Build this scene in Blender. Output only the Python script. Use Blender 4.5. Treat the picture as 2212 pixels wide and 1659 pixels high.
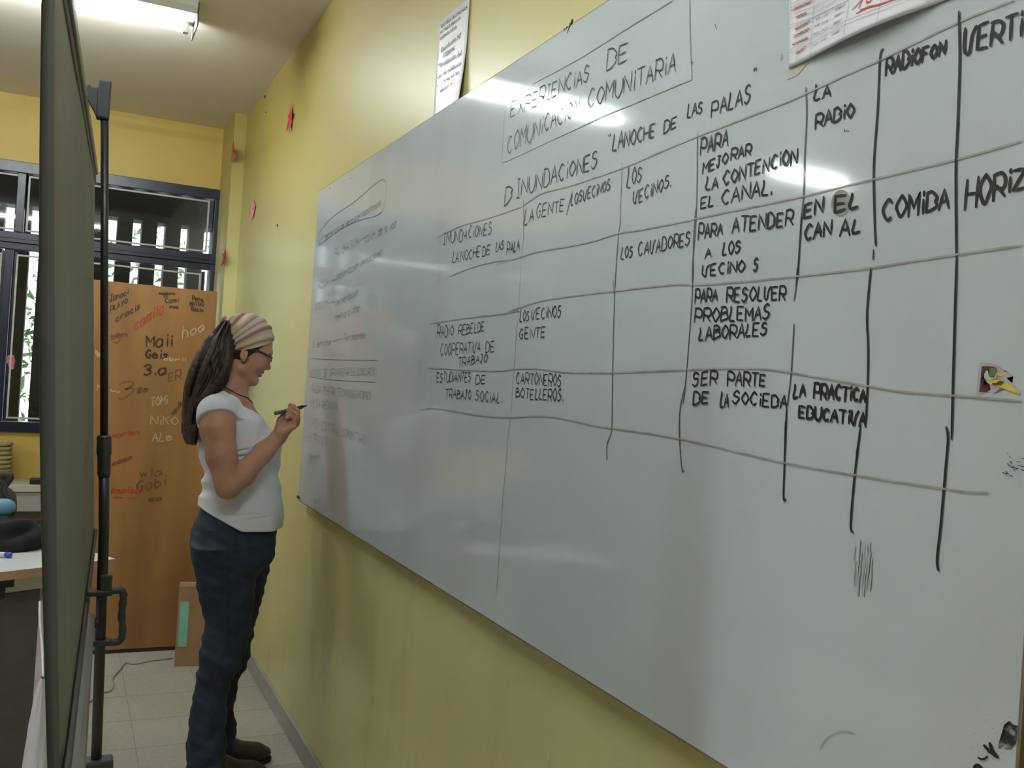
import bpy, bmesh, math, random
import numpy as np
from mathutils import Vector, Matrix
random.seed(4)
for o in list(bpy.data.objects): bpy.data.objects.remove(o)
SC = bpy.context.scene
COL = SC.collection
# ------------------------------------------------------------------ camera
CX, CY, F = 1106.0, 829.5, 2039.5
V1, V2 = (148.0, 770.0), (5430.0, 1119.0)
def cray(u, v): return Vector((u-CX, -(v-CY), -F))
AY = cray(*V1).normalized(); AX = cray(*V2); AX = (AX-AY*AX.dot(AY)).normalized(); AZ = AX.cross(AY)
RW = Matrix((AX, AY, AZ))                       # world = RW @ camera space
CAM = Vector((-0.8865, 0.0, 1.45))
cd = bpy.data.cameras.new('camera'); cam = bpy.data.objects.new('camera', cd); COL.objects.link(cam)
cd.sensor_width = 36; cd.lens = F/2212*36; cd.clip_start = .02
cam.matrix_world = Matrix.Translation(CAM) @ RW.to_4x4()
SC.camera = cam
# ------------------------------------------------------------------ world, exposure
w = bpy.data.worlds.new('world'); SC.world = w; w.use_nodes = True
bg = w.node_tree.nodes['Background']; bg.inputs[0].default_value = (.86, .93, 1, 1); bg.inputs[1].default_value = 2.2
SC.view_settings.view_transform = 'Standard'; SC.view_settings.look = 'None'
SC.view_settings.gamma = 1; SC.view_settings.use_curve_mapping = False
SC.view_settings.exposure = 1.22
TUBE = 58.0
# ------------------------------------------------------------------ rays onto real planes
def wray(u, v): return RW @ cray(u, v)
def onx(u, v, x=0.0): r = wray(u, v); return CAM + r*((x-CAM.x)/r.x)
def ony(u, v, y): r = wray(u, v); return CAM + r*(y/r.y)
def onz(u, v, z=0.0): r = wray(u, v); return CAM + r*((z-CAM.z)/r.z)
# ------------------------------------------------------------------ materials
MATS = {}
def mat(name, col, rough=.6, var=.06, scale=8, bump=0, bscale=60, metal=0, coat=0, stretch=None, spec=.5, **k):
    if name in MATS: return MATS[name]
    m = bpy.data.materials.new(name); m.use_nodes = True; N = m.node_tree.nodes; L = m.node_tree.links
    p = N['Principled BSDF']; p.inputs['Roughness'].default_value = rough; p.inputs['Metallic'].default_value = metal
    p.inputs['Coat Weight'].default_value = coat; p.inputs['Specular IOR Level'].default_value = spec
    tc = N.new('ShaderNodeTexCoord'); mp = N.new('ShaderNodeMapping'); L.new(tc.outputs['Object'], mp.inputs[0])
    if stretch: mp.inputs['Scale'].default_value = stretch
    n = N.new('ShaderNodeTexNoise'); n.inputs['Scale'].default_value = scale; n.inputs['Detail'].default_value = 5
    L.new(mp.outputs[0], n.inputs[0])
    r = N.new('ShaderNodeValToRGB'); L.new(n.outputs[0], r.inputs[0])
    r.color_ramp.elements[0].position = .3; r.color_ramp.elements[1].position = .7
    r.color_ramp.elements[0].color = (*[max(0, c*(1-var)) for c in col], 1)
    r.color_ramp.elements[1].color = (*[min(1, c*(1+var)) for c in col], 1)
    L.new(r.outputs[0], p.inputs['Base Color'])
    if bump:
        b = N.new('ShaderNodeBump'); b.inputs['Strength'].default_value = bump; b.inputs['Distance'].default_value = .003
        n2 = N.new('ShaderNodeTexNoise'); n2.inputs['Scale'].default_value = bscale; n2.inputs['Detail'].default_value = 3
        L.new(mp.outputs[0], n2.inputs[0]); L.new(n2.outputs[0], b.inputs['Height']); L.new(b.outputs[0], p.inputs['Normal'])
    MATS[name] = m; m['ramp'] = r.name
    return m
def emis(name, col, st):
    m = bpy.data.materials.new(name); m.use_nodes = True; p = m.node_tree.nodes['Principled BSDF']
    p.inputs['Base Color'].default_value = (.9, .9, .9, 1)
    p.inputs['Emission Color'].default_value = (*col, 1); p.inputs['Emission Strength'].default_value = st
    return m
def glassm(name, tint, rough, alpha=.12):
    m = bpy.data.materials.new(name); m.use_nodes = True; N = m.node_tree.nodes; L = m.node_tree.links
    out = N['Material Output']; t = N.new('ShaderNodeBsdfTransparent'); t.inputs[0].default_value = (*tint, 1)
    g = N.new('ShaderNodeBsdfGlossy'); g.inputs['Roughness'].default_value = rough
    f = N.new('ShaderNodeFresnel'); f.inputs[0].default_value = 1.45
    x = N.new('ShaderNodeMixShader'); L.new(f.outputs[0], x.inputs[0]); L.new(t.outputs[0], x.inputs[1]); L.new(g.outputs[0], x.inputs[2])
    L.new(x.outputs[0], out.inputs[0]); return m
def add_layer(m, col, scale, lo, hi, stretch=(1, 1, 1), zfade=None, detail=6, seed=0):
    """mix a stain colour over the material's base colour by a stretched noise, optionally only below a height"""
    N = m.node_tree.nodes; L = m.node_tree.links; p = N['Principled BSDF']
    src = p.inputs['Base Color'].links[0].from_socket
    tc = N.new('ShaderNodeTexCoord'); mp = N.new('ShaderNodeMapping'); mp.inputs['Scale'].default_value = stretch
    mp.inputs['Location'].default_value = (seed, seed*.7, seed*1.3)
    L.new(tc.outputs['Object'], mp.inputs[0]); n = N.new('ShaderNodeTexNoise'); n.inputs['Scale'].default_value = scale
    n.inputs['Detail'].default_value = detail; L.new(mp.outputs[0], n.inputs[0])
    mr = N.new('ShaderNodeMapRange'); mr.inputs[1].default_value = lo; mr.inputs[2].default_value = hi; L.new(n.outputs[0], mr.inputs[0])
    fac = mr.outputs[0]
    if zfade:
        s = N.new('ShaderNodeSeparateXYZ'); L.new(tc.outputs['Object'], s.inputs[0])
        z = N.new('ShaderNodeMapRange'); z.inputs[1].default_value = zfade[0]; z.inputs[2].default_value = zfade[1]
        z.inputs[3].default_value = 1; z.inputs[4].default_value = 0; L.new(s.outputs[2], z.inputs[0])
        q = N.new('ShaderNodeMath'); q.operation = 'MULTIPLY'; L.new(fac, q.inputs[0]); L.new(z.outputs[0], q.inputs[1]); fac = q.outputs[0]
    x = N.new('ShaderNodeMix'); x.data_type = 'RGBA'; L.new(fac, x.inputs[0]); L.new(src, x.inputs[6]); x.inputs[7].default_value = (*col, 1)
    L.new(x.outputs[2], p.inputs['Base Color']); return m

M_wall = mat('yellow_wall_paint', (.66, .63, .31), .30, .05, 1.5, .10, 45, spec=.5)
add_layer(M_wall, (.40, .36, .13), 3.0, .56, .80, (1, 2.2, .5), (.1, 1.1), seed=3)
add_layer(M_wall, (.30, .27, .12), 9.0, .66, .80, (1, 2.5, .6), (.2, 1.2), seed=8)
def upper_paint_shade(m, col, rough_hi, z0, z1):
    # glossy enamel up to about 2.3 m, matt orange paint above, darkened for lamp cutoff shade
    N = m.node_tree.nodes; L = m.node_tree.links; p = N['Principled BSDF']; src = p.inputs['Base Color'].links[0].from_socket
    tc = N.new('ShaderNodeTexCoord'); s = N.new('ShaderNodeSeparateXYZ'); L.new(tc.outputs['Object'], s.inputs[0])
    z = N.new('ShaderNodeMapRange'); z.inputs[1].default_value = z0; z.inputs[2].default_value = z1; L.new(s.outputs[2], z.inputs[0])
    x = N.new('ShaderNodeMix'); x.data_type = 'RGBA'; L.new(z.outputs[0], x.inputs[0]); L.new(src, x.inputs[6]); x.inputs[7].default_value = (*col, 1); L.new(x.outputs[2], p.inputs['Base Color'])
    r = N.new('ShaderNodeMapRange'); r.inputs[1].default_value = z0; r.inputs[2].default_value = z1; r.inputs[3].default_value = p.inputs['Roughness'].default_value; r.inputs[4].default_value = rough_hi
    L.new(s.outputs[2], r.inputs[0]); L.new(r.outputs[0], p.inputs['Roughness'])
upper_paint_shade(M_wall, (.38, .31, .085), .60, 1.95, 2.65)
M_wallb = mat('yellow_wall_paint_shaded', (.50, .36, .08), .5, .05, 2, .2, 45)  # same yellow paint, colour darkened and warmed for the shade on these walls
M_ceil = mat('ceiling_plaster', (.78, .72, .65), .85, .03, 2, .1, 60)
M_floor = mat('terrazzo_tile', (.42, .40, .36), .38, .10, 60, .05, 90)
M_grout = mat('tile_joint', (.31, .295, .265), .8)
M_base = mat('grey_stone_skirting', (.36, .34, .32), .5, .12, 40)
M_board = mat('whiteboard_enamel', (.55, .615, .66), .07, .035, 2.2, 0, spec=.6, stretch=(1, 1.6, .6))
add_layer(M_board, (.50, .535, .56), 1.6, .48, .72, (1, 1.2, .35), seed=5)
M_bedge = mat('board_edge', (.22, .17, .12), .6)
M_ink = mat('black_marker_ink', (.022, .024, .022), .55, .35, 40, spec=.25)
M_line = mat('thin_marker_ink', (.36, .35, .33), .45, .25, 30)
M_grey = mat('faint_marker_ink', (.10, .11, .12), .45, .25, 40)
M_smear = mat('wiped_ink_smear', (.47, .51, .53), .3, .15, 20)
M_paper = mat('printed_paper', (.74, .75, .80), .5, .03, 6)
M_sleeve = mat('plastic_sleeve_paper', (.76, .76, .80), .38, .03, 6, .1, 14, coat=.25)
M_print = mat('printer_ink', (.06, .06, .07), .5)
M_pgrid = mat('printed_rule', (.20, .22, .27), .5)
M_red = mat('red_marker', (.55, .05, .05), .5, .2)
M_navy = mat('navy_window_enamel', (.008, .011, .032), .3, .35, 25)
M_bead = mat('pale_glazing_bead', (.48, .47, .42), .5, .15, 30)
M_fin = mat('dark_outdoor_fin', (.030, .030, .032), .7, .3, 8)
M_glass = glassm('window_glass', (.80, .84, .83), .03)
M_leaf = mat('leaf_green', (.10, .18, .04), .5, .5, 5)
M_wood = mat('plywood_orange', (.28, .14, .046), .42, .22, 3.2, .08, 30, stretch=(2.2, 1, .45))
add_layer(M_wood, (.20, .075, .02), 2.4, .44, .70, (1.3, 1, .7), (-.1, 1.6), seed=2)
M_dark = mat('black_metal', (.015, .015, .016), .42, .2, 30)
M_dgrey = mat('dark_grey_plastic', (.035, .038, .042), .45, .2, 30)
M_fabric = mat('olive_screen_fabric', (.175, .166, .128), .8, .10, 4, .15, 900, stretch=(1, .6, 1))
M_fabdark = mat('black_screen_border', (.07, .072, .07), .75, .1)
M_slat = mat('olive_metal_slat', (.20, .17, .115), .5, .1)
M_case = mat('grey_screen_case', (.15, .15, .14), .45, .1)
M_lam = mat('white_laminate', (.74, .76, .78), .25, .02)
M_edge = mat('wood_edge_band', (.42, .27, .19), .5, .15, 20, stretch=(3, 3, 20))
M_desk = mat('grey_brown_desk_panel', (.105, .09, .085), .6, .12, 12)
M_card = mat('cardboard', (.36, .215, .12), .8, .08, 10, .1, 80)
M_mint = mat('mint_tape', (.22, .58, .50), .5, .08, 20)
M_white = mat('white_enamel', (.70, .72, .68), .4, .03)
M_sill = mat('grey_ledge_paint', (.36, .34, .30), .6, .08, 6)
M_bagw = mat('white_plastic_bag', (.66, .66, .74), .35, .06, 8)
M_black = mat('black_cloth', (.006, .0065, .008), .9, .3, 20, .4, 60)
M_brown = mat('brown_bag_cloth', (.045, .028, .022), .7, .2, 20)
M_blue = mat('blue_plastic', (.03, .07, .38), .35, .1)
M_lblue = mat('light_blue_cloth', (.13, .27, .42), .6, .1)
M_cord = mat('pale_cord', (.33, .32, .30), .6, .1)
M_starr = mat('red_star_paper', (.46, .03, .05), .5, .08)
M_starp = mat('pink_star_paper', (.72, .22, .36), .5, .08)
M_basket = mat('straw_basket', (.36, .30, .14), .8, .2, 40)
# ------------------------------------------------------------------ object helpers
def tag(o, label=None, cat=None, group=None, kind=None):
    if label: o['label'] = label
    if cat: o['category'] = cat
    if group: o['group'] = group
    if kind: o['kind'] = kind
    return o
def link(name, me, m=None, parent=None, smooth=False, loc=None):
    o = bpy.data.objects.new(name, me); COL.objects.link(o)
    if m is not None: me.materials.append(m)
    if smooth:
        me.polygons.foreach_set('use_smooth', [True]*len(me.polygons))
    if parent is not None:
        o.parent = parent; o.matrix_parent_inverse = Matrix.Translation(-parent.location) if parent.type == 'EMPTY' else parent.matrix_basis.inverted()
    if loc: o.location = loc
    return o
def empty(name, loc, label, cat, group=None):
    o = bpy.data.objects.new(name, None); COL.objects.link(o); o.location = loc; o.empty_display_size = .1
    return tag(o, label, cat, group)
def BM(): return bmesh.new()
def fin(name, bm, m=None, parent=None, smooth=False):
    me = bpy.data.meshes.new(name); bmesh.ops.recalc_face_normals(bm, faces=bm.faces[:]); bm.to_mesh(me); bm.free()
    return link(name, me, m, parent, smooth)
def bx(bm, x0, x1, y0, y1, z0, z1, bev=0, mtx=None):
    vs = [bm.verts.new((x, y, z)) for x in (x0, x1) for y in (y0, y1) for z in (z0, z1)]
    fs = [bm.faces.new([vs[i] for i in f]) for f in ((0,1,3,2),(4,6,7,5),(0,4,5,1),(2,3,7,6),(0,2,6,4),(1,5,7,3))]
    if bev: 
        es = list({e for f in fs for e in f.edges})
        r = bmesh.ops.bevel(bm, geom=es, offset=bev, segments=2, affect='EDGES', profile=.5)
        vs = list({v for f in r['faces'] for v in f.verts} | {v for v in vs if v.is_valid})
    if mtx is not None:
        for v in vs: v.co = mtx @ v.co
    return vs
def box(name, x0, x1, y0, y1, z0, z1, m, parent=None, bev=0):
    bm = BM(); bx(bm, x0, x1, y0, y1, z0, z1, bev); return fin(name, bm, m, parent)
def catm(pts, n=6, closed=False):
    pts = [Vector(p) for p in pts]; out = []; k = len(pts)
    rng = range(k if closed else k-1)
    for i in rng:
        if closed: a, b, c, d = pts[i-1], pts[i], pts[(i+1) % k], pts[(i+2) % k]
        else: a, b, c, d = pts[max(i-1, 0)], pts[i], pts[i+1], pts[min(i+2, k-1)]
        for j in range(n):
            t = j/n; out.append(.5*((2*b)+(c-a)*t+(2*a-5*b+4*c-d)*t*t+(3*b-a-3*c+d)*t**3))
    if not closed: out.append(pts[-1].copy())
    return out
def tube(bm, pts, r, seg=10, closed=False, caps=True):
    pts = [Vector(p) for p in pts]; n = len(pts); rs = r if isinstance(r, (list, tuple)) else [r]*n
    rings = []; up = None
    for i, p in enumerate(pts):
        a = pts[i-1] if (i > 0 or closed) else p; b = pts[(i+1) % n] if (i < n-1 or closed) else p
        t = (b-a).normalized()
        if up is None: up = Vector((0, 0, 1)) if abs(t.z) < .9 else Vector((1, 0, 0))
        s = t.cross(up).normalized(); up = s.cross(t).normalized()
        rings.append([bm.verts.new(p+(s*math.cos(q)+up*math.sin(q))*rs[i]) for q in [2*math.pi*k/seg for k in range(seg)]])
    for i in range(n if closed else n-1):
        A, B = rings[i], rings[(i+1) % n]
        for k in range(seg): bm.faces.new((A[k], A[(k+1) % seg], B[(k+1) % seg], B[k]))
    if caps and not closed: bm.faces.new(rings[0][::-1]); bm.faces.new(rings[-1])
def tubeobj(name, pts, r, m, parent=None, seg=10, closed=False):
    bm = BM(); tube(bm, pts, r, seg, closed); return fin(name, bm, m, parent, True)
def copy_tree(o, parent=None):
    c = o.copy(); COL.objects.link(c); c.parent = parent
    for ch in list(o.children): copy_tree(ch, c)
    return c
# ================================================================== SETTING
XL, YB, YR, H = -6.5, 6.33, -3.0, 2.975
def struct(name, x0, x1, y0, y1, z0, z1, m):
    return tag(box(name, x0, x1, y0, y1, z0, z1, m), kind='structure')
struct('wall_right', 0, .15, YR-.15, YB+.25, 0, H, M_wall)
struct('wall_left', XL-.15, XL, YR-.15, YB+.25, 0, H, M_wallb)
struct('wall_front', XL, 0, YR-.15, YR, 0, H, M_wallb)
struct('ceiling', XL-.15, .15, YR-.15, YB+.25, H, H+.12, M_ceil)
WX0, WX1, WZ0, WZ1 = -4.9, -.045, .985, 2.58
bm = BM()
bx(bm, XL, 0, YB, YB+.25, WZ1, H); bx(bm, XL, 0, YB, YB+.25, 0, WZ0)
bx(bm, XL, WX0, YB, YB+.25, WZ0, WZ1); bx(bm, WX1, 0, YB, YB+.25, WZ0, WZ1)
tag(fin('wall_back', bm, M_wallb), kind='structure')
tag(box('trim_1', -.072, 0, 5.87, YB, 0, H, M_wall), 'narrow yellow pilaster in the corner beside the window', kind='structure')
tag(box('baseboard_right', -.013, 0, YR, 5.87, 0, .082, M_base, bev=.002), kind='structure')
tag(box('baseboard_back', -1.2, -.072, YB-.013, YB, 0, .082, M_base), kind='structure')
# floor: slab with recessed joints, tiles as parts near the camera's view
fl = tag(box('floor', XL-.15, .15, YR-.15, YB+.25, -.1, -.002, M_grout), kind='structure')
TS = .30; ox0, oy0 = -.27, 3.77
tm = BM(); bx(tm, .0015, TS-.0015, .0015, TS-.0015, -.012, 0, .0012); tme = bpy.data.meshes.new('tile'); bmesh.ops.recalc_face_normals(tm, faces=tm.faces[:]); tm.to_mesh(tme); tm.free(); tme.materials.append(M_floor)
rest = BM(); cnt = 0
for i in range(-22, 2):
    for j in range(-24, 10):
        x, y = ox0+i*TS, oy0+j*TS
        if x >= 0 or y >= YB or x < XL-.3 or y < YR-.3: continue
        if -2.4 < x and 2.5 < y and x+TS < .05:
            o = bpy.data.objects.new('tile', tme); COL.objects.link(o); o.parent = fl; o.location = (x, y, 0); cnt += 1
        else:
            bx(rest, x+.0015, min(x+TS-.0015, 0), y+.0015, min(y+TS-.0015, YB), -.012, 0)
tag(fin('tile_field', rest, M_floor, fl), kind='stuff')
# ------------------------------------------------------------------ window
win = tag(box('window_1', WX0, WX1, YB-.012, YB+.05, 2.06, 2.165, M_navy, bev=.004), kind='structure')
def wp(name, x0, x1, z0, z1, y0=-.012, y1=.05, m=M_navy): return box(name, x0, x1, YB+y0, YB+y1, z0, z1, m, win, .003)
wp('frame_top', WX0, WX1, 2.515, WZ1, -.025); wp('frame_sill', WX0, WX1, WZ0, 1.045, -.03)
wp('frame_side', -.098, WX1, WZ0, WZ1, -.02); wp('frame_side', WX0, WX0+.05, WZ0, WZ1, -.02)
wp('drip_rail', WX0, WX1, 2.10, 2.125, -.028, .0)
ups = [-.098, -1.175, -2.30, -3.40, -4.55]
for x in ups[1:]: wp('mullion', x-.045, x, 2.165, 2.515)
for x in ups[1:]: wp('mullion', x-.088, x-.045, 1.045, 2.06)
def pane(x0, x1, z0, z1):
    bm = BM(); b = .010
    for a in ((x0, x1, z0, z0+b), (x0, x1, z1-b, z1), (x0, x0+b, z0+b, z1-b), (x1-b, x1, z0+b, z1-b)):
        bx(bm, a[0], a[1], YB-.002, YB+.012, a[2], a[3])
    fin('glazing_bead', bm, M_bead, win)
    box('pane', x0+b, x1-b, YB+.014, YB+.018, z0+b, z1-b, M_glass, win)
for k in range(len(ups)-1): pane(ups[k+1]+.012, ups[k]-.03, 2.175, 2.505)
sx = [-.15, -1.2], [-1.275, -2.36], [-2.42, -3.46], [-3.52, -4.60]
for a, b in sx:
    wp('sash', b-.012, b, 1.05, 2.05, 0, .03); wp('sash', a, a+.022, 1.05, 2.05, 0, .03)
    pane(b, a, 1.06, 2.035)
bm = BM(); _k = [bm.verts.new(ony(u, v, YB-.001)) for u, v in ((16, 768), (30, 766), (33, 780), (29, 797), (20, 800), (18, 788), (12, 780))]; bm.faces.new(_k)
fin('window_sticker', bm, mat('faded_pink_sticker', (.45, .14, .18), .6, .4, 60), win)
# outdoors: vertical fins below a dark eave, foliage and sky behind
fs = empty('slatted_sunscreen', (-2.5, 6.9, 0), 'dark vertical slats standing outside the navy framed window', 'slats')
fme = None
for k in range(34):
    x = .029-.152*k
    if fme is None:
        o = box('slat', x-.095+.03, x+.03, 6.82, 7.0, .3, 2.395, M_fin, fs); fme = o.data
    else:
        o = bpy.data.objects.new('slat', fme); COL.objects.link(o); o.parent = fs
        o.matrix_parent_inverse = Matrix.Translation((2.5, -6.9, 0)); o.location = (x-.029, 0, 0)
box('header', -5.3, .4, 6.81, 7.01, 2.395, 2.44, M_fin, fs)
tag(box('outdoor_eave', -5.4, .5, 6.6, 7.5, 2.72, 2.85, M_fin), 'dark eave slab over the slats outside the window', 'eave')
tag(box('outdoor_fascia', -5.4, .5, 7.015, 7.06, 2.42, 2.72, M_fin), 'dark fascia board above the slats outside the window', 'fascia')
bm = BM(); rr = random.Random(5)
for k in range(5200):
    t = rr.random()**.8; x = .6-3.2*t; y = 7.6+rr.random()*1.2; z = rr.random()*(3.4-2.2*t)
    s = rr.uniform(.02, .05); d = Vector((rr.gauss(0, 1), rr.gauss(0, 1), rr.gauss(0, 1))).normalized(); e = d.orthogonal().normalized()
    c = Vector((x, y, z)); f = d.cross(e)
    bm.faces.new([bm.verts.new(c+d*s), bm.verts.new(c+e*s*.4+f*s*.1), bm.verts.new(c-d*s), bm.verts.new(c-e*s*.4)])
tag(fin('garden_foliage', bm, M_leaf), 'loose green foliage growing outside beyond the slats', 'foliage', kind='stuff')
tag(box('outdoor_ground', -9, 3, 6.6, 14, -.12, -.02, M_sill), kind='structure')
# ledge on the back wall
lg = empty('wall_ledge', (-2.5, 6.2, 0), 'grey painted ledge along the wall under the navy window', 'ledge')
box('ledge_top', -4.9, -.95, 6.05, YB-.002, .66, .70, mat('ledge_top_paint', (.47, .45, .36), .55), lg, .004)
box('ledge_apron', -4.9, -.95, 6.07, 6.12, .545, .66, M_sill, lg, .003)
box('ledge_panel', -4.9, -.95, 6.2, YB-.002, .002, .66, mat('ledge_panel_paint', (.22, .2, .17), .6), lg)
tag(box('power_adapter', -1.045, -.985, 6.08, 6.13, .701, .735, M_dark, bev=.006), 'small black box lying on the grey ledge by the screen', 'adapter')
# ------------------------------------------------------------------ lamps
tubem = emis('fluorescent_tube_glow', (.94, 1, 1), TUBE)
def fixture(x, y, label, hl=.595):
    r = empty('fluorescent_lamp', (x, y, H), label, 'lamp', 'ceiling fluorescent lamps')
    bm = BM(); prof = [(-.10, 0), (-.10, -.05), (-.04, -.075), (.055, -.075), (.06, -.06), (.075, -.06), (.10, -.02), (.10, 0)]
    prof = [(-.12, 0), (-.12, -.03), (-.09, -.05), (.08, -.05), (.11, -.03), (.11, 0)]
    A = [bm.verts.new((x-hl-.045, y+a, H+b)) for a, b in prof]; B = [bm.verts.new((x+hl+.045, y+a, H+b)) for a, b in prof]
    for k in range(len(prof)): bm.faces.new((A[k], A[(k+1) % len(prof)], B[(k+1) % len(prof)], B[k]))
    bm.faces.new(A); bm.faces.new(B[::-1]); fin('housing', bm, M_white, r)
    for sg in (-1, 1): box('end_plate', x+sg*(hl+.05)-.003, x+sg*(hl+.05)+.003, y-.09, y+.13, H-.098, H, M_case, r, .002)
    for dy in (.05,):
        tubeobj('fluorescent_tube', [(x-hl, y+dy, H-.078), (x+hl, y+dy, H-.078)], .0135, tubem, r, 14)
        for s in (-1, 1): box('lamp_holder', x+s*(hl+.015)-.012, x+s*(hl+.015)+.012, y+dy-.016, y+dy+.016, H-.095, H-.04, M_white, r, .002)
    return r
fixture(-1.125, 4.29, 'lit ceiling fluorescent lamp above the projection screen')
fixture(-3.34, 4.61, 'short lit ceiling fluorescent lamp far left, mirrored in the whiteboard', .29)
for x, y, lab in ((-4.95, 4.3, 'ceiling fluorescent lamp nearest the left wall by the windows'), (-1.13, 1.25, 'ceiling fluorescent lamp over the near end of the whiteboard'),
                  (-3.03, 1.25, 'ceiling fluorescent lamp at mid room, front row'), (-4.95, 1.25, 'ceiling fluorescent lamp in the front row nearest the left wall')):
    fixture(x, y, lab)
# ================================================================== WHITEBOARD
BXF = -.034   # face of the board
P_tl, P_bl = onx(690, 428, BXF), onx(641, 1074, BXF)
BZ0, BZ1, BY1, BY0 = .945, 2.165, (P_tl.y+P_bl.y)/2, onx(2207, 1450, BXF).y
board = tag(box('whiteboard', BXF, BXF+.012, BY0, BY1, BZ0, BZ1, M_board, bev=.001), 'large glossy whiteboard covered with a handwritten black table', 'whiteboard')
bm = BM()
bx(bm, BXF+.001, BXF+.0135, BY0, BY1, BZ0-.003, BZ0+.0005); bx(bm, BXF+.001, BXF+.0135, BY0-.003, BY0+.0005, BZ0, BZ1); bx(bm, BXF+.001, BXF+.0135, BY0, BY1, BZ1-.0005, BZ1+.002)
fin('board_edge', bm, M_bedge, board)
for yy in (BY0+.25, (BY0+BY1)/2, BY1-.25): box('batten', BXF+.0136, -.001, yy-.03, yy+.03, BZ0+.12, BZ1-.05, M_bedge, board)
FONT = {
'A':"003860 1353",'B':"0008 ~0838562504 ~0445624100",'C':"~57381604123051",'D':"0008 ~08386554623000",'E':"58080050 0444",
'F':"580800 0444",'G':"~57381604123052 535433",'H':"0008 6068 0464",'I':"3038 1858 1050",'i':"3035 3738",'J':"1858 ~3833201002",
'K':"0008 5804 2550",'L':"~181502011050",'M':"0008336860",'N':"00086068",'O':"~38160412305264563 8".replace(' ',''),'P':"0008 ~0848665304",'R':"0008 ~0848665304 2460",
'S':"~57381715445341200 1".replace(' ',''),'T':"0868 3830",'U':"~080320406368",'V':"~080311304568",'X':"0068 0860",'Z':"08680060",'Y':"083468 3430",
'/':"1058",'"':"1816 3836",'.':"2021",',':"2120",'-':"1454",'>':"0464 466442",'_':"0464",
'a':"~54351402103052 5550",'b':"0800 ~04355352301001",'c':"~54351402103051",'d':"5850 ~54351402103052",'e':"~0353442504022051",
'f':"~58382620 0555",'g':"~54351423345455 ~55524010",'h':"0800 ~04355350",'l':"3830",'m':"0500 ~03253330 ~33555350",'n':"0500 ~03355350",
'o':"~3514021030515435",'p':"0600 ~06365342 03",'r':"0500 ~033554",'s':"~54351433421001",'t':"383140 1555",'u':"~0502103052 5550",
'v':"053055",'w':"0510354055",'z':"05550050",'j':"~3531200 1".replace(' ',''),'k':"0800 5502 2450",'1':"263830",'2':"~0638562 30050".replace(' ',''),
'3':"~0738562444522001",'4':"30380252",'5':"58084 5532001".replace(' ',''),'0':"~38160412305264563 8".replace(' ',''),'?':"~0638562422",'$':"~57381715445341200 1 3938".replace(' 1 ','1 '),
}
NARROW = {'i': .45, 'I': .7, '.': .4, ',': .4, '"': .6, 'l': .5, '1': .5, ' ': .6, '/': .8, '-': .8, 'J': .8, 'L': .85, 'j': .5, 't': .7, 'f': .7}
CROPS = {'A': (900, 400, 3.19), 'B': (1050, 0, 3.403), 'C': (1450, 150, 3.318), 'D': (1450, 580, 4.148), 'E': (1680, 0, 2.962),
         'L': (640, 380, 2.369), 'F': (1000, 900, 1.825), 'G': (0, 0, 1), 'N': (880, 0, 5.925), 'S': (1680, 0, 6.506), 'W': (200, 600, 2.023),
         'T': (2080, 770, 15.08), 'K': (2000, 1450, 7.94), 'Q': (0, 300, 4.148)}
def cp(c, x, y): a, b, s = CROPS[c]; return (a+x/s, b+y/s)
_rk = 0
def ribbon(bm, pts, wd, nrm):
    global _rk
    _rk += 1; wd *= .64 if nrm.x < 0 else 1; off = nrm*(.000025*(_rk % 32)); pts = [p+off for p in pts]
    """flat marker stroke of constant width lying on a plane with normal nrm"""
    q = [pts[0]]
    for p in pts[1:]:
        if (p-q[-1]).length > 1e-4: q.append(p)
    if len(q) < 2: q = [pts[0], pts[0]+Vector((0, 0, wd*.6))]
    t0 = (q[0]-q[1]).normalized()*wd*.35; t1 = (q[-1]-q[-2]).normalized()*wd*.35
    q[0] = q[0]+t0; q[-1] = q[-1]+t1
    L = []
    for i, p in enumerate(q):
        t = (q[min(i+1, len(q)-1)]-q[max(i-1, 0)]).normalized(); s = t.cross(nrm).normalized()*wd/2
        ww = 1 if 0 < i < len(q)-1 else .6
        L.append((bm.verts.new(p-s*ww), bm.verts.new(p+s*ww)))
    for a, b in zip(L, L[1:]): bm.faces.new((a[0], b[0], b[1], a[1]))
rj = random.Random(11)
def glyph_strokes(ch):
    out = []
    for s in FONT.get(ch, FONT.get(ch.upper(), '')).split():
        sm = s[0] == '~'; s = s.lstrip('~')
        p = [Vector((int(s[i]), int(s[i+1]), 0)) for i in range(0, len(s)-1, 2)]
        p = [v+Vector((rj.uniform(-.3, .3), rj.uniform(-.3, .3), 0)) for v in p]
        if sm and len(p) > 2: p = catm(p, 4)
        elif len(p) > 1:
            q = []
            for a, b in zip(p, p[1:]): q += [a, a.lerp(b, .5)]
            p = q+[p[-1]]
        out.append(p)
    return out
def write(bm, c, text, x0, y0, x1, y1, h0, h1, wd, plane, nrm, lean=.066, jit=1):
    tot = sum(NARROW.get(ch, 1) for ch in text); x = 0
    for ch in text:
        wch = NARROW.get(ch, 1)
        if ch != ' ':
            sc = rj.uniform(.93, 1.08); off = rj.uniform(-.05, .05)*jit
            for st in glyph_strokes(ch):
                pts = []
                for g in st:
                    gx = g.x/6 if wch >= .8 else g.x/6
                    t = (x+gx*.80*wch+.06)/tot; hh = (h0+(h1-h0)*t)
                    up = hh*(g.y/8*sc+off)
                    u, v = cp(c, x0+(x1-x0)*t+lean*up, y0+(y1-y0)*t-up)
                    pts.append(plane(u, v))
                ribbon(bm, pts, wd, nrm)
        x += wch
BF = BXF-.0008
pb = lambda u, v: onx(u, v, BF)
NX = Vector((-1, 0, 0))
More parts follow.
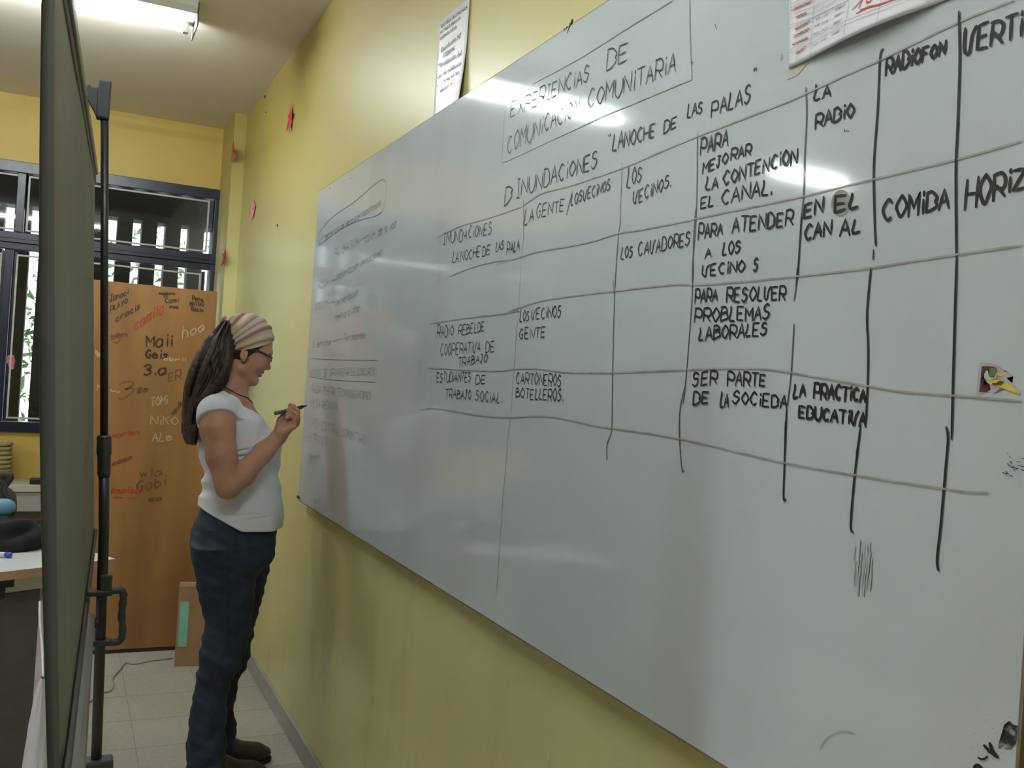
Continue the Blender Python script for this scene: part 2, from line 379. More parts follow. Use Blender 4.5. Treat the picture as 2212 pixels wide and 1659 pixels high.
def bwrite(name, items, m, wd=.0042):
    for it in items:
        bm = BM(); write(bm, *it[:8], it[8] if len(it) > 8 else wd, pb, NX); o = fin(name, bm, m, board)
        if name[0] == 'f': o['kind'] = 'stuff'
def rules(name, lst, wd, m):
    for c, pts in lst:
        bm = BM(); bline(bm, c, pts, wd); fin(name, bm, m, board)
def bline(bm, c, pts, wd, k=5, plane=pb, nrm=NX):
    P = [Vector((*cp(c, x, y), 0)) for x, y in pts]
    if len(P) > 2: P = catm(P, k)
    ribbon(bm, [plane(p.x, p.y) for p in P], wd, nrm)
bwrite('handwritten_word', [
 ('B', 'EXPERIENCiAS', 175, 865, 765, 590, 112, 118), ('B', 'DE', 880, 530, 1060, 425, 145, 112),
 ('B', 'COMUNiCACiON', 150, 1130, 690, 830, 130, 120), ('B', 'COMUNiTARiA', 740, 805, 1400, 520, 130, 140), ('B', '.', 1505, 465, 1535, 460, 60, 60)], M_ink, .0036)
bwrite('handwritten_word', [
 ('B', 'D', 130, 1520, 200, 1460, 135, 110), ('B', 'INUNDACiONES', 215, 1455, 825, 1225, 125, 118), ('B', '"', 890, 1040, 935, 1030, 50, 50),
 ('B', 'LANOCHE', 925, 1112, 1250, 1003, 125, 90), ('B', 'DE', 1303, 980, 1410, 925, 88, 80), ('B', 'LAS', 1475, 865, 1595, 822, 95, 85),
 ('B', 'PALAS', 1650, 860, 1955, 745, 105, 125), ('B', '"', 1955, 570, 2010, 550, 65, 60)], M_ink, .0042)
bwrite('handwritten_word', [
 ('A', 'INUNDACiONES', 180, 408, 520, 338, 75, 85), ('A', 'LA', 245, 537, 292, 527, 80, 70), ('A', 'NOCHE', 300, 525, 442, 488, 72, 68), ('A', 'DE', 450, 490, 512, 470, 66, 60),
 ('A', 'LAS', 545, 457, 602, 438, 66, 62), ('A', 'PALA', 620, 480, 712, 440, 90, 66),
 ('A', 'LA', 738, 275, 812, 245, 118, 75), ('A', 'GENTE', 820, 232, 1022, 170, 92, 76), ('A', '/', 1020, 200, 1080, 190, 170, 160), ('A', 'LOSVECiNOS', 1060, 142, 1338, 30, 76, 72),
 ('B', 'LOS', 1032, 1382, 1150, 1322, 145, 85), ('B', 'VECiNOS.', 1078, 1510, 1365, 1368, 92, 90),
 ('A', 'LOS', 1405, 512, 1492, 488, 92, 72), ('A', 'CAVADORES', 1522, 490, 1890, 408, 92, 92),
 ('A', 'RADiO', 138, 1057, 258, 1030, 90, 68), ('A', 'REBELDE', 288, 1037, 470, 1005, 72, 66), ('A', 'COOPERATiVA', 160, 1177, 442, 1148, 78, 72), ('A', 'DE', 470, 1157, 542, 1146, 70, 66),
 ('A', 'TRABAJO', 282, 1257, 492, 1215, 66, 52), ('A', 'ESTUDiANTES', 136, 1360, 374, 1352, 66, 60), ('A', 'DE', 404, 1370, 482, 1364, 62, 58),
 ('A', 'TRABAJO', 195, 1470, 378, 1476, 66, 62), ('A', 'SOCiAL.', 402, 1482, 590, 1502, 66, 62),
 ('A', 'LOS', 708, 947, 778, 932, 84, 62), ('A', 'VECiNOS', 788, 927, 1000, 905, 72, 84), ('A', 'GENTE', 703, 1067, 892, 1045, 78, 66),
 ('A', 'CARTONEROS', 683, 1370, 1000, 1386, 74, 84), ('A', 'BOTELLEROS.', 680, 1460, 1015, 1495, 62, 84)], M_ink, .0036)
bwrite('handwritten_word', [
 ('C', 'PARA', 205, 612, 412, 540, 115, 108), ('C', 'MEJO', 220, 748, 412, 668, 86, 72), ('C', 'RAR', 425, 652, 578, 604, 76, 76), ('C', 'LA', 243, 867, 342, 845, 98, 72),
 ('C', 'CONTENCiON', 368, 828, 908, 665, 90, 110), ('C', 'EL', 207, 1002, 308, 972, 78, 70), ('C', 'CANAL.', 355, 972, 735, 882, 98, 108),
 ('C', 'PARA', 190, 1222, 372, 1178, 112, 84), ('C', 'ATENDER', 432, 1172, 878, 1110, 102, 104), ('C', 'A', 240, 1352, 292, 1332, 62, 62), ('C', 'LOS', 363, 1332, 502, 1308, 92, 90),
 ('C', 'VECiNO', 218, 1482, 532, 1444, 78, 78), ('C', 'S', 588, 1447, 625, 1440, 96, 96),
 ('D', 'PARA', 208, 318, 420, 285, 125, 100), ('D', 'RESOLVER', 492, 297, 1030, 278, 122, 122), ('D', 'PROBLEMAS', 205, 480, 895, 452, 112, 125), ('D', 'LABORALES', 243, 650, 868, 592, 122, 112),
 ('D', 'SER', 183, 1060, 418, 1030, 125, 110), ('D', 'PARTE', 498, 1046, 860, 1055, 132, 102), ('D', 'DE', 192, 1217, 352, 1200, 116, 100), ('D', 'LA', 438, 1242, 520, 1238, 130, 130), ('D', 'SOCiEDA', 545, 1206, 1045, 1262, 100, 116),
 ('C', 'LA', 1018, 226, 1152, 185, 118, 78), ('C', 'RADiO', 1028, 425, 1318, 328, 96, 98)], M_ink, .0048)
bwrite('handwritten_word', [
 ('C', 'EN', 948, 1062, 1096, 1018, 92, 104), ('C', 'EL', 1163, 1032, 1362, 975, 112, 96), ('C', 'CAN', 952, 1232, 1152, 1180, 102, 100), ('C', 'AL', 1200, 1192, 1368, 1158, 112, 94),
 ('D', 'LA', 1090, 1162, 1208, 1143, 130, 96), ('D', 'PRACTiCA', 1272, 1160, 1750, 1196, 140, 112), ('D', 'EDUCATiVA', 1138, 1330, 1750, 1412, 98, 118),
 ('E', 'RADiOFON', 688, 478, 1078, 340, 112, 78), ('E', 'VERTiC', 1183, 362, 1665, 180, 170, 130), ('E', 'COMiDA', 668, 1412, 1104, 1330, 140, 122), ('E', 'HORiZ', 1193, 1342, 1590, 1195, 200, 120)], M_ink, .0058)
# faint block at the far end of the board
bwrite('faint_handwritten_word', [
 ('L', 'los generos de lenguaje radiofonico', 112, 350, 432, 150, 42, 36), ('L', 'PALABRA DiCHA', 196, 420, 322, 350, 46, 40), ('L', '->', 322, 348, 352, 328, 30, 30), ('L', 'color de la voz', 352, 340, 512, 262, 50, 46),
 ('L', 'MUSiCA', 112, 585, 162, 560, 40, 34), ('L', '->', 165, 552, 200, 540, 24, 24), ('L', 'ambientacion sensaciones', 204, 535, 440, 400, 42, 38),
 ('L', 'EFECTO', 98, 700, 160, 672, 40, 36), ('L', '->', 162, 666, 196, 655, 24, 24), ('L', 'ambientacion', 200, 670, 320, 605, 44, 36), ('L', 'temporalidad', 195, 745, 325, 690, 42, 38),
 ('L', 'Silencios', 84, 882, 176, 860, 36, 34), ('L', '_', 182, 862, 236, 842, 20, 20), ('L', 'Tensiones', 238, 850, 355, 828, 44, 38),
 ('L', 'MODOS DE ORGANiZAR EL DiSCURSO', 66, 1030, 404, 1018, 38, 36), ('L', '-RADiO TEATRO, TECNOLOGiZACiONES', 72, 1108, 382, 1146, 38, 40), ('L', '-MESA REDONDA', 66, 1180, 212, 1200, 38, 38),
 ('L', '-LiNEA EDiTORiAL COMUNiTARiO', 56, 1270, 358, 1378, 42, 44), ('L', '-ENTREViSTA', 50, 1352, 160, 1380, 38, 38), ('L', 'draft', 64, 1470, 120, 1462, 50, 50)], M_grey, .0030)
rules('faint_box_line', [('L', [(115, 355), (112, 300), (180, 215), (300, 130), (448, 18), (440, 180), (330, 225), (230, 270), (110, 362)]),
               ('L', [(70, 935), (240, 942), (415, 944)]), ('L', [(415, 944), (408, 1056)]), ('L', [(408, 1056), (200, 1045), (66, 1028)]), ('L', [(66, 1028), (72, 935)]),
               ('L', [(335, 495), (325, 660)]), ('L', [(315, 640), (322, 720)])], .0024, M_grey)
rules('ruled_line', [
 ('B', [(140, 748), (125, 950), (112, 1188)]), ('B', [(112, 1188), (160, 1178), (500, 1020), (900, 840), (1300, 670), (1512, 583)]), ('B', [(1512, 583), (1500, 300), (1496, 0)]),
 ('B', [(345, 612), (700, 420), (1050, 200), (1375, 0)]),
 ('A', [(140, 360), (170, 345), (320, 275), (470, 235), (720, 150)]), ('A', [(735, 140), (800, 95), (880, 50), (1070, 0), (1416, -118), (1604, -198), (1930, -335), (2180, -430), (2212+344, -575)]),
 ('G', [(1695, 223), (1739, 203), (1854, 150), (1899, 131), (2073, 47), (2190, 1)]),
 ('A', [(120, 668), (170, 650)]), ('A', [(220, 632), (370, 570), (560, 522), (640, 515), (735, 490), (830, 460), (1180, 395), (1390, 330), (1560, 305), (1910, 235)]), ('A', [(550, 550), (640, 515)]),
 ('G', [(1499, 473), (1600, 452), (1736, 424), (1812, 406), (1888, 387), (2068, 344), (2206, 305)]),
 ('A', [(90, 955), (350, 915), (600, 885), (690, 868), (715, 872)]), ('A', [(600, 885), (720, 840), (870, 795), (1180, 750), (1355, 730), (1780, 685), (1900, 690)]),
 ('G', [(1496, 616), (1585, 610), (1720, 597), (1880, 579), (1990, 561), (2206, 530)]),
 ('A', [(70, 1258), (300, 1272), (560, 1280), (700, 1264), (830, 1265), (1040, 1290), (1345, 1292), (1850, 1272)]),
 ('G', [(1480, 799), (1546, 796), (1643, 797), (1709, 805), (1872, 833), (1950, 846), (2080, 856), (2206, 866)]),
 ('A', [(30, 1548), (110, 1538), (280, 1560), (440, 1588), (640, 1600), (800, 1590), (960, 1600), (1210, 1655)]),
 ('G', [(1279, 919), (1323, 925), (1466, 947), (1693, 999), (1847, 1026), (2041, 1056), (2096, 1063), (2134, 1064)])], .0034, M_line)
rules('ruled_line', [
 ('A', [(165, 235), (150, 640), (120, 1130), (80, 1659)]), ('G', [(925, 920), (918, 958)]),
 ('F', [(185, 0), (155, 350), (130, 730)]), ('A', [(735, 370), (720, 530), (700, 850), (670, 1260), (645, 1650)])], .0022, M_line)
rules('ruled_line', [
 ('A', [(735, 105), (736, 370)]), ('B', [(1000, 1200), (985, 1633)]), ('A', [(1405, 250), (1390, 350), (1365, 720), (1350, 1290), (1345, 1659)]), ('A', [(1352, 655), (1358, 745)]),
 ('F', [(588, 0), (585, 60), (568, 110), (567, 170)]), ('C', [(187, 455), (180, 1000), (152, 1400), (150, 1540)]), ('C', [(175, 1000), (160, 1200), (155, 1520)]),
 ('D', [(190, 130), (180, 360), (130, 1000), (105, 1210)]), ('D', [(130, 1030), (80, 1250), (70, 1500), (85, 1659)]), ('F', [(853, 0), (855, 110), (864, 211), (872, 212)]),
 ('C', [(965, 130), (970, 350), (955, 650), (950, 870), (930, 1100), (905, 1470), (880, 1659)]), ('D', [(1100, 500), (1075, 930), (1040, 1230)])], .0032, mat('dark_rule_ink', (.09, .09, .085), .45, .3, 30))
rules('ruled_line', [
 ('C', [(935, 1040), (920, 1270), (905, 1500)]), ('D', [(1130, 0), (1118, 150)]), ('D', [(1035, 1270), (1028, 1400), (1020, 1659)]), ('F', [(1272, 20), (1268, 180), (1264, 318), (1273, 326)]),
 ('E', [(675, 315), (655, 370), (640, 700), (615, 1060), (620, 1400), (628, 1570)]), ('E', [(615, 1050), (620, 1300)]), ('E', [(614, 1600), (612, 1659)]), ('D', [(1790, 0), (1755, 400), (1765, 700), (1760, 1050), (1745, 1380)]), ('D', [(1700, 1410), (1660, 1659)]),
 ('F', [(1568, 40), (1545, 230), (1529, 425), (1539, 456)]), ('E', [(1160, 75), (1165, 400), (1150, 850), (1140, 1100), (1145, 1659)]), ('E', [(1158, 790), (1150, 860)]),
 ('G', [(2067, 555), (2062, 720), (2056, 948)]), ('F', [(1907, 42), (1913, 90), (1904, 200), (1885, 420), (1870, 560), (1875, 606)])], .0044, M_ink)
# wiped smears, specks, damaged corner
bm = BM(); rs = random.Random(3)
for k in range(34):
    x = 1545+rs.random()*70; y = 480+rs.random()*150; l = rs.uniform(50, 130)*(1-abs(x-1575)/90)
    bline(bm, 'F', [(x, y), (x-4, y+l*.5), (x-6, y+l)], .003)
for c, pts in [('F', [(485, 375), (478, 395), (488, 408)]), ('F', [(522, 430), (500, 480)]), ('F', [(470, 400), (465, 425)]), ('F', [(780, 790), (800, 805)]), ('F', [(880, 655), (895, 665)]),
               ('F', [(885, 705), (905, 712)]), ('F', [(945, 890), (970, 922)]), ('F', [(825, 1045), (848, 1058)]), ('F', [(380, 910), (400, 850)]), ('F', [(620, 640), (655, 628)]),
               ('B', [(1935, 310), (2025, 370)]), ('B', [(2100, 430), (2195, 520)]), ('B', [(2135, 380), (2170, 400), (2165, 440)]), ('F', [(1405, 1310), (1440, 1260), (1500, 1238), (1545, 1250)])]: bline(bm, c, pts, .003)
tag(fin('smear_marks', bm, M_smear, board), kind='stuff')
bm = BM()
for k in range(22):
    y = rs.gauss(205, 32); x = 2130+rs.random()*80; bline(bm, 'F', [(x, y), (x+rs.uniform(3, 16), y+rs.uniform(0, 5))], rs.uniform(.0010, .0024))
for k in range(20):
    x, y = rs.gauss(1150, 180), rs.gauss(1000, 250)
    if x < 1500: bline(bm, 'K', [(x, y), (x+5, y+8)], .0012)
for c, pts, wd in [('B', [(1685, 180), (1696, 215)], .003), ('K', [(905, 1480), (960, 1510), (1030, 1490), (1060, 1460)], .003), ('K', [(1010, 1275), (1100, 1370), (1210, 1460)], .0055), ('K', [(1105, 1240), (1150, 1370), (1230, 1465)], .006), ('K', [(1080, 1380), (1190, 1440)], .005),
                   ('B', [(1512, 450), (1516, 465)], .003), ('E', [(428, 828), (432, 842)], .003), ('E', [(440, 838), (458, 840)], .0025), ('A', [(480, 1630), (476, 1645)], .002), ('A', [(515, 1600), (520, 1620)], .002),
                   ('K', [(830, 1655), (880, 1615), (960, 1659)], .006)]: bline(bm, c, pts, wd)
tag(fin('speck_marks', bm, M_ink, board), kind='stuff')
bm = BM()
pl = [(1430, 850), (1500, 920), (1570, 930), (1555, 1100), (1540, 1230), (1450, 1330), (1350, 1330), (1330, 1260), (1245, 1330), (1250, 1230), (1330, 1110), (1325, 1060), (1370, 990), (1340, 920), (1410, 930)]
vs = [bm.verts.new(onx(*cp('K', x, y), BF)) for x, y in pl]; bm.faces.new(vs); bmesh.ops.triangulate(bm, faces=bm.faces[:])
fin('damaged_patch', bm, add_layer(mat('exposed_dark_core', (.02, .022, .03), .7, .6, 60), (.30, .32, .33), 60, .52, .62), board)
bm = BM(); cc = cp('C', 1215, 958)
vs = [bm.verts.new(onx(cc[0]+21*math.cos(a)+1.5*math.sin(a), cc[1]-29*math.sin(a), BXF-.0004)) for a in [2*math.pi*k/26 for k in range(26)]]
bm.faces.new(vs); fin('round_glue_stain', bm, mat('glue_residue', (.24, .26, .24), .5, .3, 40), board)
bm = BM()
for u, v, s in ((714, 411, .012), (760, 387, .007), (1232, 64, .016), (1224, 70, .010)):
    c = onx(u, v, BXF+.004)
    for k in range(7): tube(bm, [c+Vector((0, rs.uniform(-s, s)*.5, -s*.4)), c+Vector((rs.uniform(-.006, .003), rs.uniform(-s, s), rs.uniform(.2, 1)*s))], [s*.28, s*.12], 6)
tag(fin('putty_lumps', bm, M_dgrey, board), kind='stuff')
bm = BM(); c = onx(643, 1074, BXF-.001); bx(bm, c.x-.002, c.x+.004, c.y-.03, c.y+.01, c.z-.004, c.z+.006); fin('corner_clip', bm, M_brown, board)
# ------------------------------------------------------------------ printed text
_fc = {}
def printed(bm, c, text, x0, y0, x1, y1, h0, h1, plane, lean=.066, bold=0):
    cu = bpy.data.curves.new('t', 'FONT'); cu.body = text; cu.resolution_u = 1; cu.offset = bold
    ob = bpy.data.objects.new('t', cu); COL.objects.link(ob); dg = bpy.context.evaluated_depsgraph_get(); dg.update()
    me = bpy.data.meshes.new_from_object(ob.evaluated_get(dg)); bpy.data.objects.remove(ob)
    co = np.array([v.co[:] for v in me.vertices])
    if len(co) == 0: return
    xm, xM = co[:, 0].min(), co[:, 0].max(); hM = .69; vs = []
    for x, y, z in co:
        t = (x-xm)/(xM-xm); up = (h0+(h1-h0)*t)*y/hM
        vs.append(bm.verts.new(plane(*cp(c, x0+(x1-x0)*t+lean*up, y0+(y1-y0)*t-up))))
    for p in me.polygons:
        try: bm.faces.new([vs[i] for i in p.vertices])
        except ValueError: pass
    bpy.data.meshes.remove(me)
# notice in a plastic sleeve
def sheet(name, quad, plane, m, parent=None, curl=None, n=14, th=.0012):
    bm = BM(); G = []
    for i in range(n+1):
        row = []
        for j in range(n+1):
            s, t = i/n, j/n
            u = (quad[0][0]*(1-s)+quad[1][0]*s)*(1-t)+(quad[3][0]*(1-s)+quad[2][0]*s)*t
            v = (quad[0][1]*(1-s)+quad[1][1]*s)*(1-t)+(quad[3][1]*(1-s)+quad[2][1]*s)*t
            p = plane(u, v)
            if curl: p = p+Vector((-curl(s, t), 0, 0))
            row.append(p)
        G.append(row)
    A = [[bm.verts.new(p) for p in r] for r in G]; B = [[bm.verts.new(p+Vector((th, 0, 0))) for p in r] for r in G]
    for i in range(n):
        for j in range(n):
            bm.faces.new((A[i][j], A[i+1][j], A[i+1][j+1], A[i][j+1])); bm.faces.new((B[i][j], B[i][j+1], B[i+1][j+1], B[i+1][j]))
    for k in range(n):
        bm.faces.new((A[k][0], B[k][0], B[k+1][0], A[k+1][0])); bm.faces.new((A[k][n], A[k+1][n], B[k+1][n], B[k][n]))
        bm.faces.new((A[0][k], A[0][k+1], B[0][k+1], B[0][k])); bm.faces.new((A[n][k], B[n][k], B[n][k+1], A[n][k+1]))
    return fin(name, bm, m, parent, True)
nc = lambda s, t: .014*max(0, (s+t-1.45))**1.3*2+.001
notice = tag(sheet('wall_notice', [(949, 48), (1015, -6), (999, 226), (936, 264)], lambda u, v: onx(u, v, -.004), M_sleeve, curl=nc),
             'white printed notice in a plastic sleeve on the yellow wall above the whiteboard', 'notice')
notice['label'] = 'white printed notice in a plastic sleeve above the whiteboard'
bm = BM(); pn = lambda u, v: onx(u, v, -.0062)
for t in [('ESCUELA SECUNDARIA', 428, 362, 768, 102, 46, 40), ('Nº 7 RECUERDA LA', 420, 442, 678, 240, 46, 40), ('VIGENCIA DE LA', 410, 522, 628, 355, 42, 40), ('Resolución Nº', 428, 672, 688, 472, 66, 60),
          ('1728/06', 460, 742, 602, 638, 60, 56), ('"Prohibición del', 395, 882, 690, 700, 58, 60), ('uso de teléfonos', 375, 1017, 682, 830, 56, 56), ('celulares en las', 375, 1112, 658, 940, 54, 54), ('escuelas"', 415, 1188, 592, 1060, 50, 48)]:
    printed(bm, 'N', *t, pn, bold=.03)
tag(fin('notice_print', bm, M_print, notice), kind='stuff')
# schedule sheet taped on the board
SXF = BXF-.003
sc_curl = lambda s, t: .011*max(0, t-.72)/.28*math.sin(math.pi*min(1, max(0, (s-.05)/.75)))**1.2 if t > .72 else 0
Q = [(1708, -150), (2125, -390), (2110, -30), (1703, 148)]
sched = tag(sheet('class_schedule', Q, lambda u, v: onx(u, v, SXF), M_paper, curl=lambda s, t: sc_curl(s, t), n=24), 'printed class timetable with red scribbles taped to the top of the whiteboard', 'timetable')
def psd(u, v):
    # the same curl the sheet has, found by the sheet's own parameters
    t = 1-max(0, (147-.428*(u-1703)-v))/300.0; s = (u-1703)/410
    return onx(u, v, SXF-.0012)+Vector((-sc_curl(max(0, s), min(1, t)), 0, 0))
bm = BM()
for pts in [[(180, 0), (165, 400), (152, 955)], [(507, 0), (488, 400), (471, 815)], [(1003, 0), (983, 572)], [(1482, 0), (1470, 342)], [(2116, -60), (2113, 60)],
            [(180, 55), (300, 0)], [(175, 110), (430, 0)], [(178, 208), (500, 95), (700, 0)], [(165, 255), (490, 185), (830, 0)], [(165, 355), (490, 245), (985, 5)], [(160, 403), (490, 250), (985, 8)],
            [(157, 705), (480, 555), (985, 310), (1480, 125), (1790, 0)], [(152, 755), (475, 605), (985, 365), (1480, 180), (1900, 0)], [(150, 950), (470, 812), (980, 572), (1470, 345), (1790, 205), (2110, 70)]]:
    P = []
    for a, b in zip(pts, pts[1:]):
        P += [(a[0]+(b[0]-a[0])*k/4, a[1]+(b[1]-a[1])*k/4) for k in range(4)]
    P.append(pts[-1]); ribbon(bm, [psd(*cp('S', x, y)) for x, y in P], .0008, NX)
tag(fin('printed_rules', bm, M_pgrid, sched), kind='stuff')
bm = BM()
for t in [('LITERATURA', 235, 140, 450, 55, 40, 40), ('INGLES', 270, 262, 402, 205, 40, 38), ('HISTORIA', 245, 425, 420, 340, 42, 38), ('GEOGRAFIA', 215, 537, 428, 438, 42, 38), ('CS SOCIALES', 200, 645, 432, 552, 40, 38), ('FISICA', 262, 768, 368, 712, 40, 38),
          ('8.35 - 9.35', 535, 292, 712, 213, 36, 34), ('9.45 - 10.45', 522, 388, 720, 305, 36, 34), ('18.20 - 19.20', 508, 506, 725, 410, 36, 34), ('16.20 - 17.20', 502, 662, 722, 558, 36, 34),
          ('PERELLO', 812, 158, 948, 85, 42, 40), ('PERELLO', 806, 260, 938, 188, 42, 40), ('PERELLO', 800, 367, 936, 298, 42, 40), ('SUAREZ', 800, 523, 918, 455, 40, 38)]:
    printed(bm, 'S', *t, psd)
tag(fin('timetable_print', bm, M_print, sched), kind='stuff')
bm = BM()
def redz(x0, y0, x1, y1, a):
    n = 9; P = [(x0+(x1-x0)*k/n, y0+(y1-y0)*k/n+(a if k % 2 else -a)*.5) for k in range(n+1)]
    ribbon(bm, [psd(*cp('S', x, y)) for x, y in P], .0022, NX)
for z in [(190, 150, 490, 5, 16), (260, 240, 400, 175, 16), (245, 410, 460, 295, 14), (250, 500, 450, 395, 14), (205, 630, 430, 525, 18), (262, 755, 405, 650, 14)]: redz(*z)
for pts in [[(1080, 138), (1190, 0)], [(1170, 112), (1195, -20)], [(1258, 0), (1270, 38), (1310, 42), (1348, 0)], [(1150, 200), (1300, 112), (1480, 75), (1680, 0)], [(1200, 150), (1350, 100), (1460, 85)]]:
    ribbon(bm, [psd(*cp('S', x, y)) for x, y in pts], .0035, NX)
fin('red_scribbles', bm, M_red, sched)
bm = BM(); vs = [bm.verts.new(onx(u, v, BXF-.0006)) for u, v in ((1695, 152), (1750, 130), (1722, 163), (1700, 172))]; bm.faces.new(vs)
fin('tape', bm, mat('yellowed_tape', (.55, .54, .47), .2, .1), sched)
# torn sticker
st = empty('torn_sticker', onx(2150, 825, BXF), 'torn paper sticker with yellow and maroon scraps at the right of the board', 'sticker')
def patch(name, pl, m, lay, parent, c='T', plane_x=BXF):
    bm = BM(); vs = [bm.verts.new(onx(*cp(c, x, y), plane_x-.0003*lay)) for x, y in pl]; bm.faces.new(vs); bmesh.ops.triangulate(bm, faces=bm.faces[:]); fin(name, bm, m, parent)
patch('backing_paper', [(530, 215), (600, 195), (960, 215), (1100, 300), (1190, 320), (1210, 420), (1330, 450), (1350, 495), (1480, 505), (1560, 560), (1640, 640), (1420, 700), (1440, 770), (1600, 860), (1720, 960), (1650, 1010), (1780, 1120), (1870, 1250), (1820, 1270), (1700, 1210), (1500, 1190), (1380, 1070), (1240, 1020), (1240, 1180), (1130, 1150), (990, 1225), (870, 1160), (760, 1180), (620, 1220), (560, 1275), (420, 1260), (450, 1000), (490, 600)], mat('lilac_backing_paper', (.44, .42, .47), .6, .08, 60), 1, st)
patch('maroon_scrap', [(612, 315), (900, 320), (1080, 360), (900, 420), (750, 430), (680, 560), (690, 720), (780, 900), (620, 905), (600, 1030), (700, 1040), (900, 1070), (780, 1155), (530, 1155), (570, 800)], mat('maroon_print', (.10, .03, .035), .5, .3, 90), 2, st)
patch('pale_scrap', [(760, 450), (820, 470), (840, 640), (950, 690), (1040, 640), (1080, 480), (1110, 700), (980, 740), (860, 800), (780, 760), (690, 700), (690, 580)], mat('pale_green_print', (.48, .55, .48), .5, .1, 60), 3, st)
patch('green_scrap', [(850, 380), (1080, 370), (1050, 560), (1000, 660), (900, 680), (840, 600)], mat('green_print', (.10, .15, .035), .5, .5, 80), 4, st)
patch('yellow_scrap', [(1100, 520), (1280, 540), (1360, 600), (1280, 650), (1130, 630)], mat('yellow_print', (.62, .53, .05), .5, .1), 2, st)
patch('yellow_scrap', [(700, 740), (860, 800), (1000, 760), (1120, 740), (1330, 830), (1500, 900), (1700, 1040), (1850, 1170), (1860, 1240), (1650, 1170), (1330, 1050), (1180, 960), (950, 930), (820, 880)], mat('yellow_print', (.62, .53, .05), .5, .1), 3, st)
patch('brown_scrap', [(950, 860), (1120, 870), (1200, 790), (1340, 820), (1250, 910), (1080, 930), (960, 930)], mat('dark_brown_print', (.10, .06, .01), .5, .3), 5, st)
# ------------------------------------------------------------------ paper stars
def star(name, c, nrm, hgt, m, label, seed):
    r = random.Random(seed); up = Vector((0, 0, 1)); s = nrm.cross(up); bm = BM(); ctr = bm.verts.new(c+nrm*.012); ring = []
    for k in range(10):
        a = math.pi/2+k*math.pi/5+.15; rad = hgt/2*(1 if k % 2 == 0 else .45)
        ring.append(bm.verts.new(c+s*math.cos(a)*rad+up*math.sin(a)*rad+nrm*(.010 if k % 2 == 0 else .003)*r.uniform(.4, 1.6)))
    for k in range(10): bm.faces.new((ctr, ring[k], ring[(k+1) % 10]))
    bk = bm.verts.new(c+nrm*.001)
    for k in range(10): bm.faces.new((bk, ring[(k+1) % 10], ring[k]))
    o = fin(name, bm, m); tag(o, label, 'star')
star('paper_star', onx(629, 257, -.003), NX, .155, M_starr, 'largest red paper star high on the yellow wall', 1)
star('paper_star', onx(548, 452, -.003), NX, .15, M_starp, 'pink paper star on the yellow wall left of the whiteboard', 2)
star('paper_star', onx(505, 328, -.075), NX, .15, mat('orange_red_star_paper', (.42, .05, .03), .5), 'orange-red paper star near the ceiling on the corner pilaster', 3)
star('paper_star', onx(487, 557, -.075), NX, .14, mat('crimson_star_paper', (.44, .02, .06), .5), 'crimson paper star on the corner pilaster beside the window frame', 4)
# small marks on the right wall
bm = BM()
for u, v, s in ((573, 209, .012), (575, 243, .006), (600, 487, .010)):
    c = onx(u, v, -.001); tube(bm, [c, c+Vector((-.005, 0, .001))], [s, s*.4], 7)
tag(fin('wall_putty', bm, M_dgrey), 'small dark putty dabs stuck on the yellow wall near the stars', 'putty', kind='stuff')
# ================================================================== CUPBOARD with graffiti
CYF = 5.02
cup = empty('wooden_cupboard', (-.5, CYF+.2, 0), 'tall orange-brown wooden cupboard back covered with scribbled names', 'cupboard')
box('back_panel', -.80, -.218, CYF, CYF+.018, .02, 1.83, M_wood, cup, .001)
box('carcass', -.80, -.218, CYF+.018, CYF+.40, .02, 1.828, mat('cupboard_carcass', (.26, .13, .05), .5, .2, 4, stretch=(1, 1, .3)), cup)
box('plinth', -.79, -.228, CYF+.004, CYF+.39, .001, .02, M_dark, cup)
pc = lambda u, v: ony(u, v, CYF-.0008); NY = Vector((0, -1, 0))
def cwrite(name, items, m, wd):
    for it in items:
        bm = BM(); write(bm, *it, wd, pc, NY, lean=.05); fin(name, bm, m, cup)
M_gk = mat('graffiti_black', (.05, .025, .015), .5, .3, 30); M_gw = mat('graffiti_white', (.46, .36, .26), .6, .2, 30); M_gr = mat('graffiti_red', (.36, .05, .03), .5, .2, 30); M_gb = mat('graffiti_brown', (.16, .065, .025), .5, .3, 30)
cwrite('black_graffiti', [('W', 'Jonaci', 76, 105, 158, 72, 34, 22), ('W', 'PLATO', 76, 152, 155, 108, 24, 20), ('W', 'cracis', 100, 195, 212, 132, 26, 30),
  ('W', 'tomobona', 288, 72, 362, 72, 8, 8), ('W', 'TE', 305, 88, 335, 90, 14, 14), ('W', 'Cami', 315, 110, 378, 106, 20, 16), ('W', 'sma', 335, 132, 378, 134, 12, 12),
  ('W', 'Pepo', 435, 98, 485, 104, 20, 16), ('W', 'MATIAS', 425, 122, 488, 124, 18, 16), ('W', 'Rocio', 430, 145, 485, 148, 18, 14)], M_gk, .005)
cwrite('dark_graffiti', [('W', 'Maii', 232, 300, 355, 296, 52, 46), ('W', 'Geis', 230, 352, 335, 352, 38, 34), ('W', '3.a', 222, 425, 330, 420, 45, 40)], M_gk, .009)
cwrite('brown_graffiti', [('W', 'S', 95, 290, 130, 280, 40, 36), ('W', 'gen', 75, 270, 155, 255, 24, 20), ('W', '3', 110, 545, 205, 500, 80, 50), ('W', '2o', 195, 502, 245, 495, 22, 18), ('W', 'ER', 330, 455, 390, 440, 35, 40),
  ('W', 'wla', 205, 875, 310, 862, 35, 32), ('W', 'Gabi', 190, 940, 325, 905, 45, 40), ('W', 'co', 245, 975, 305, 972, 16, 16), ('W', 'como', 85, 820, 175, 790, 18, 18), ('W', 'vale', 345, 610, 390, 560, 30, 36)], M_gb, .008)
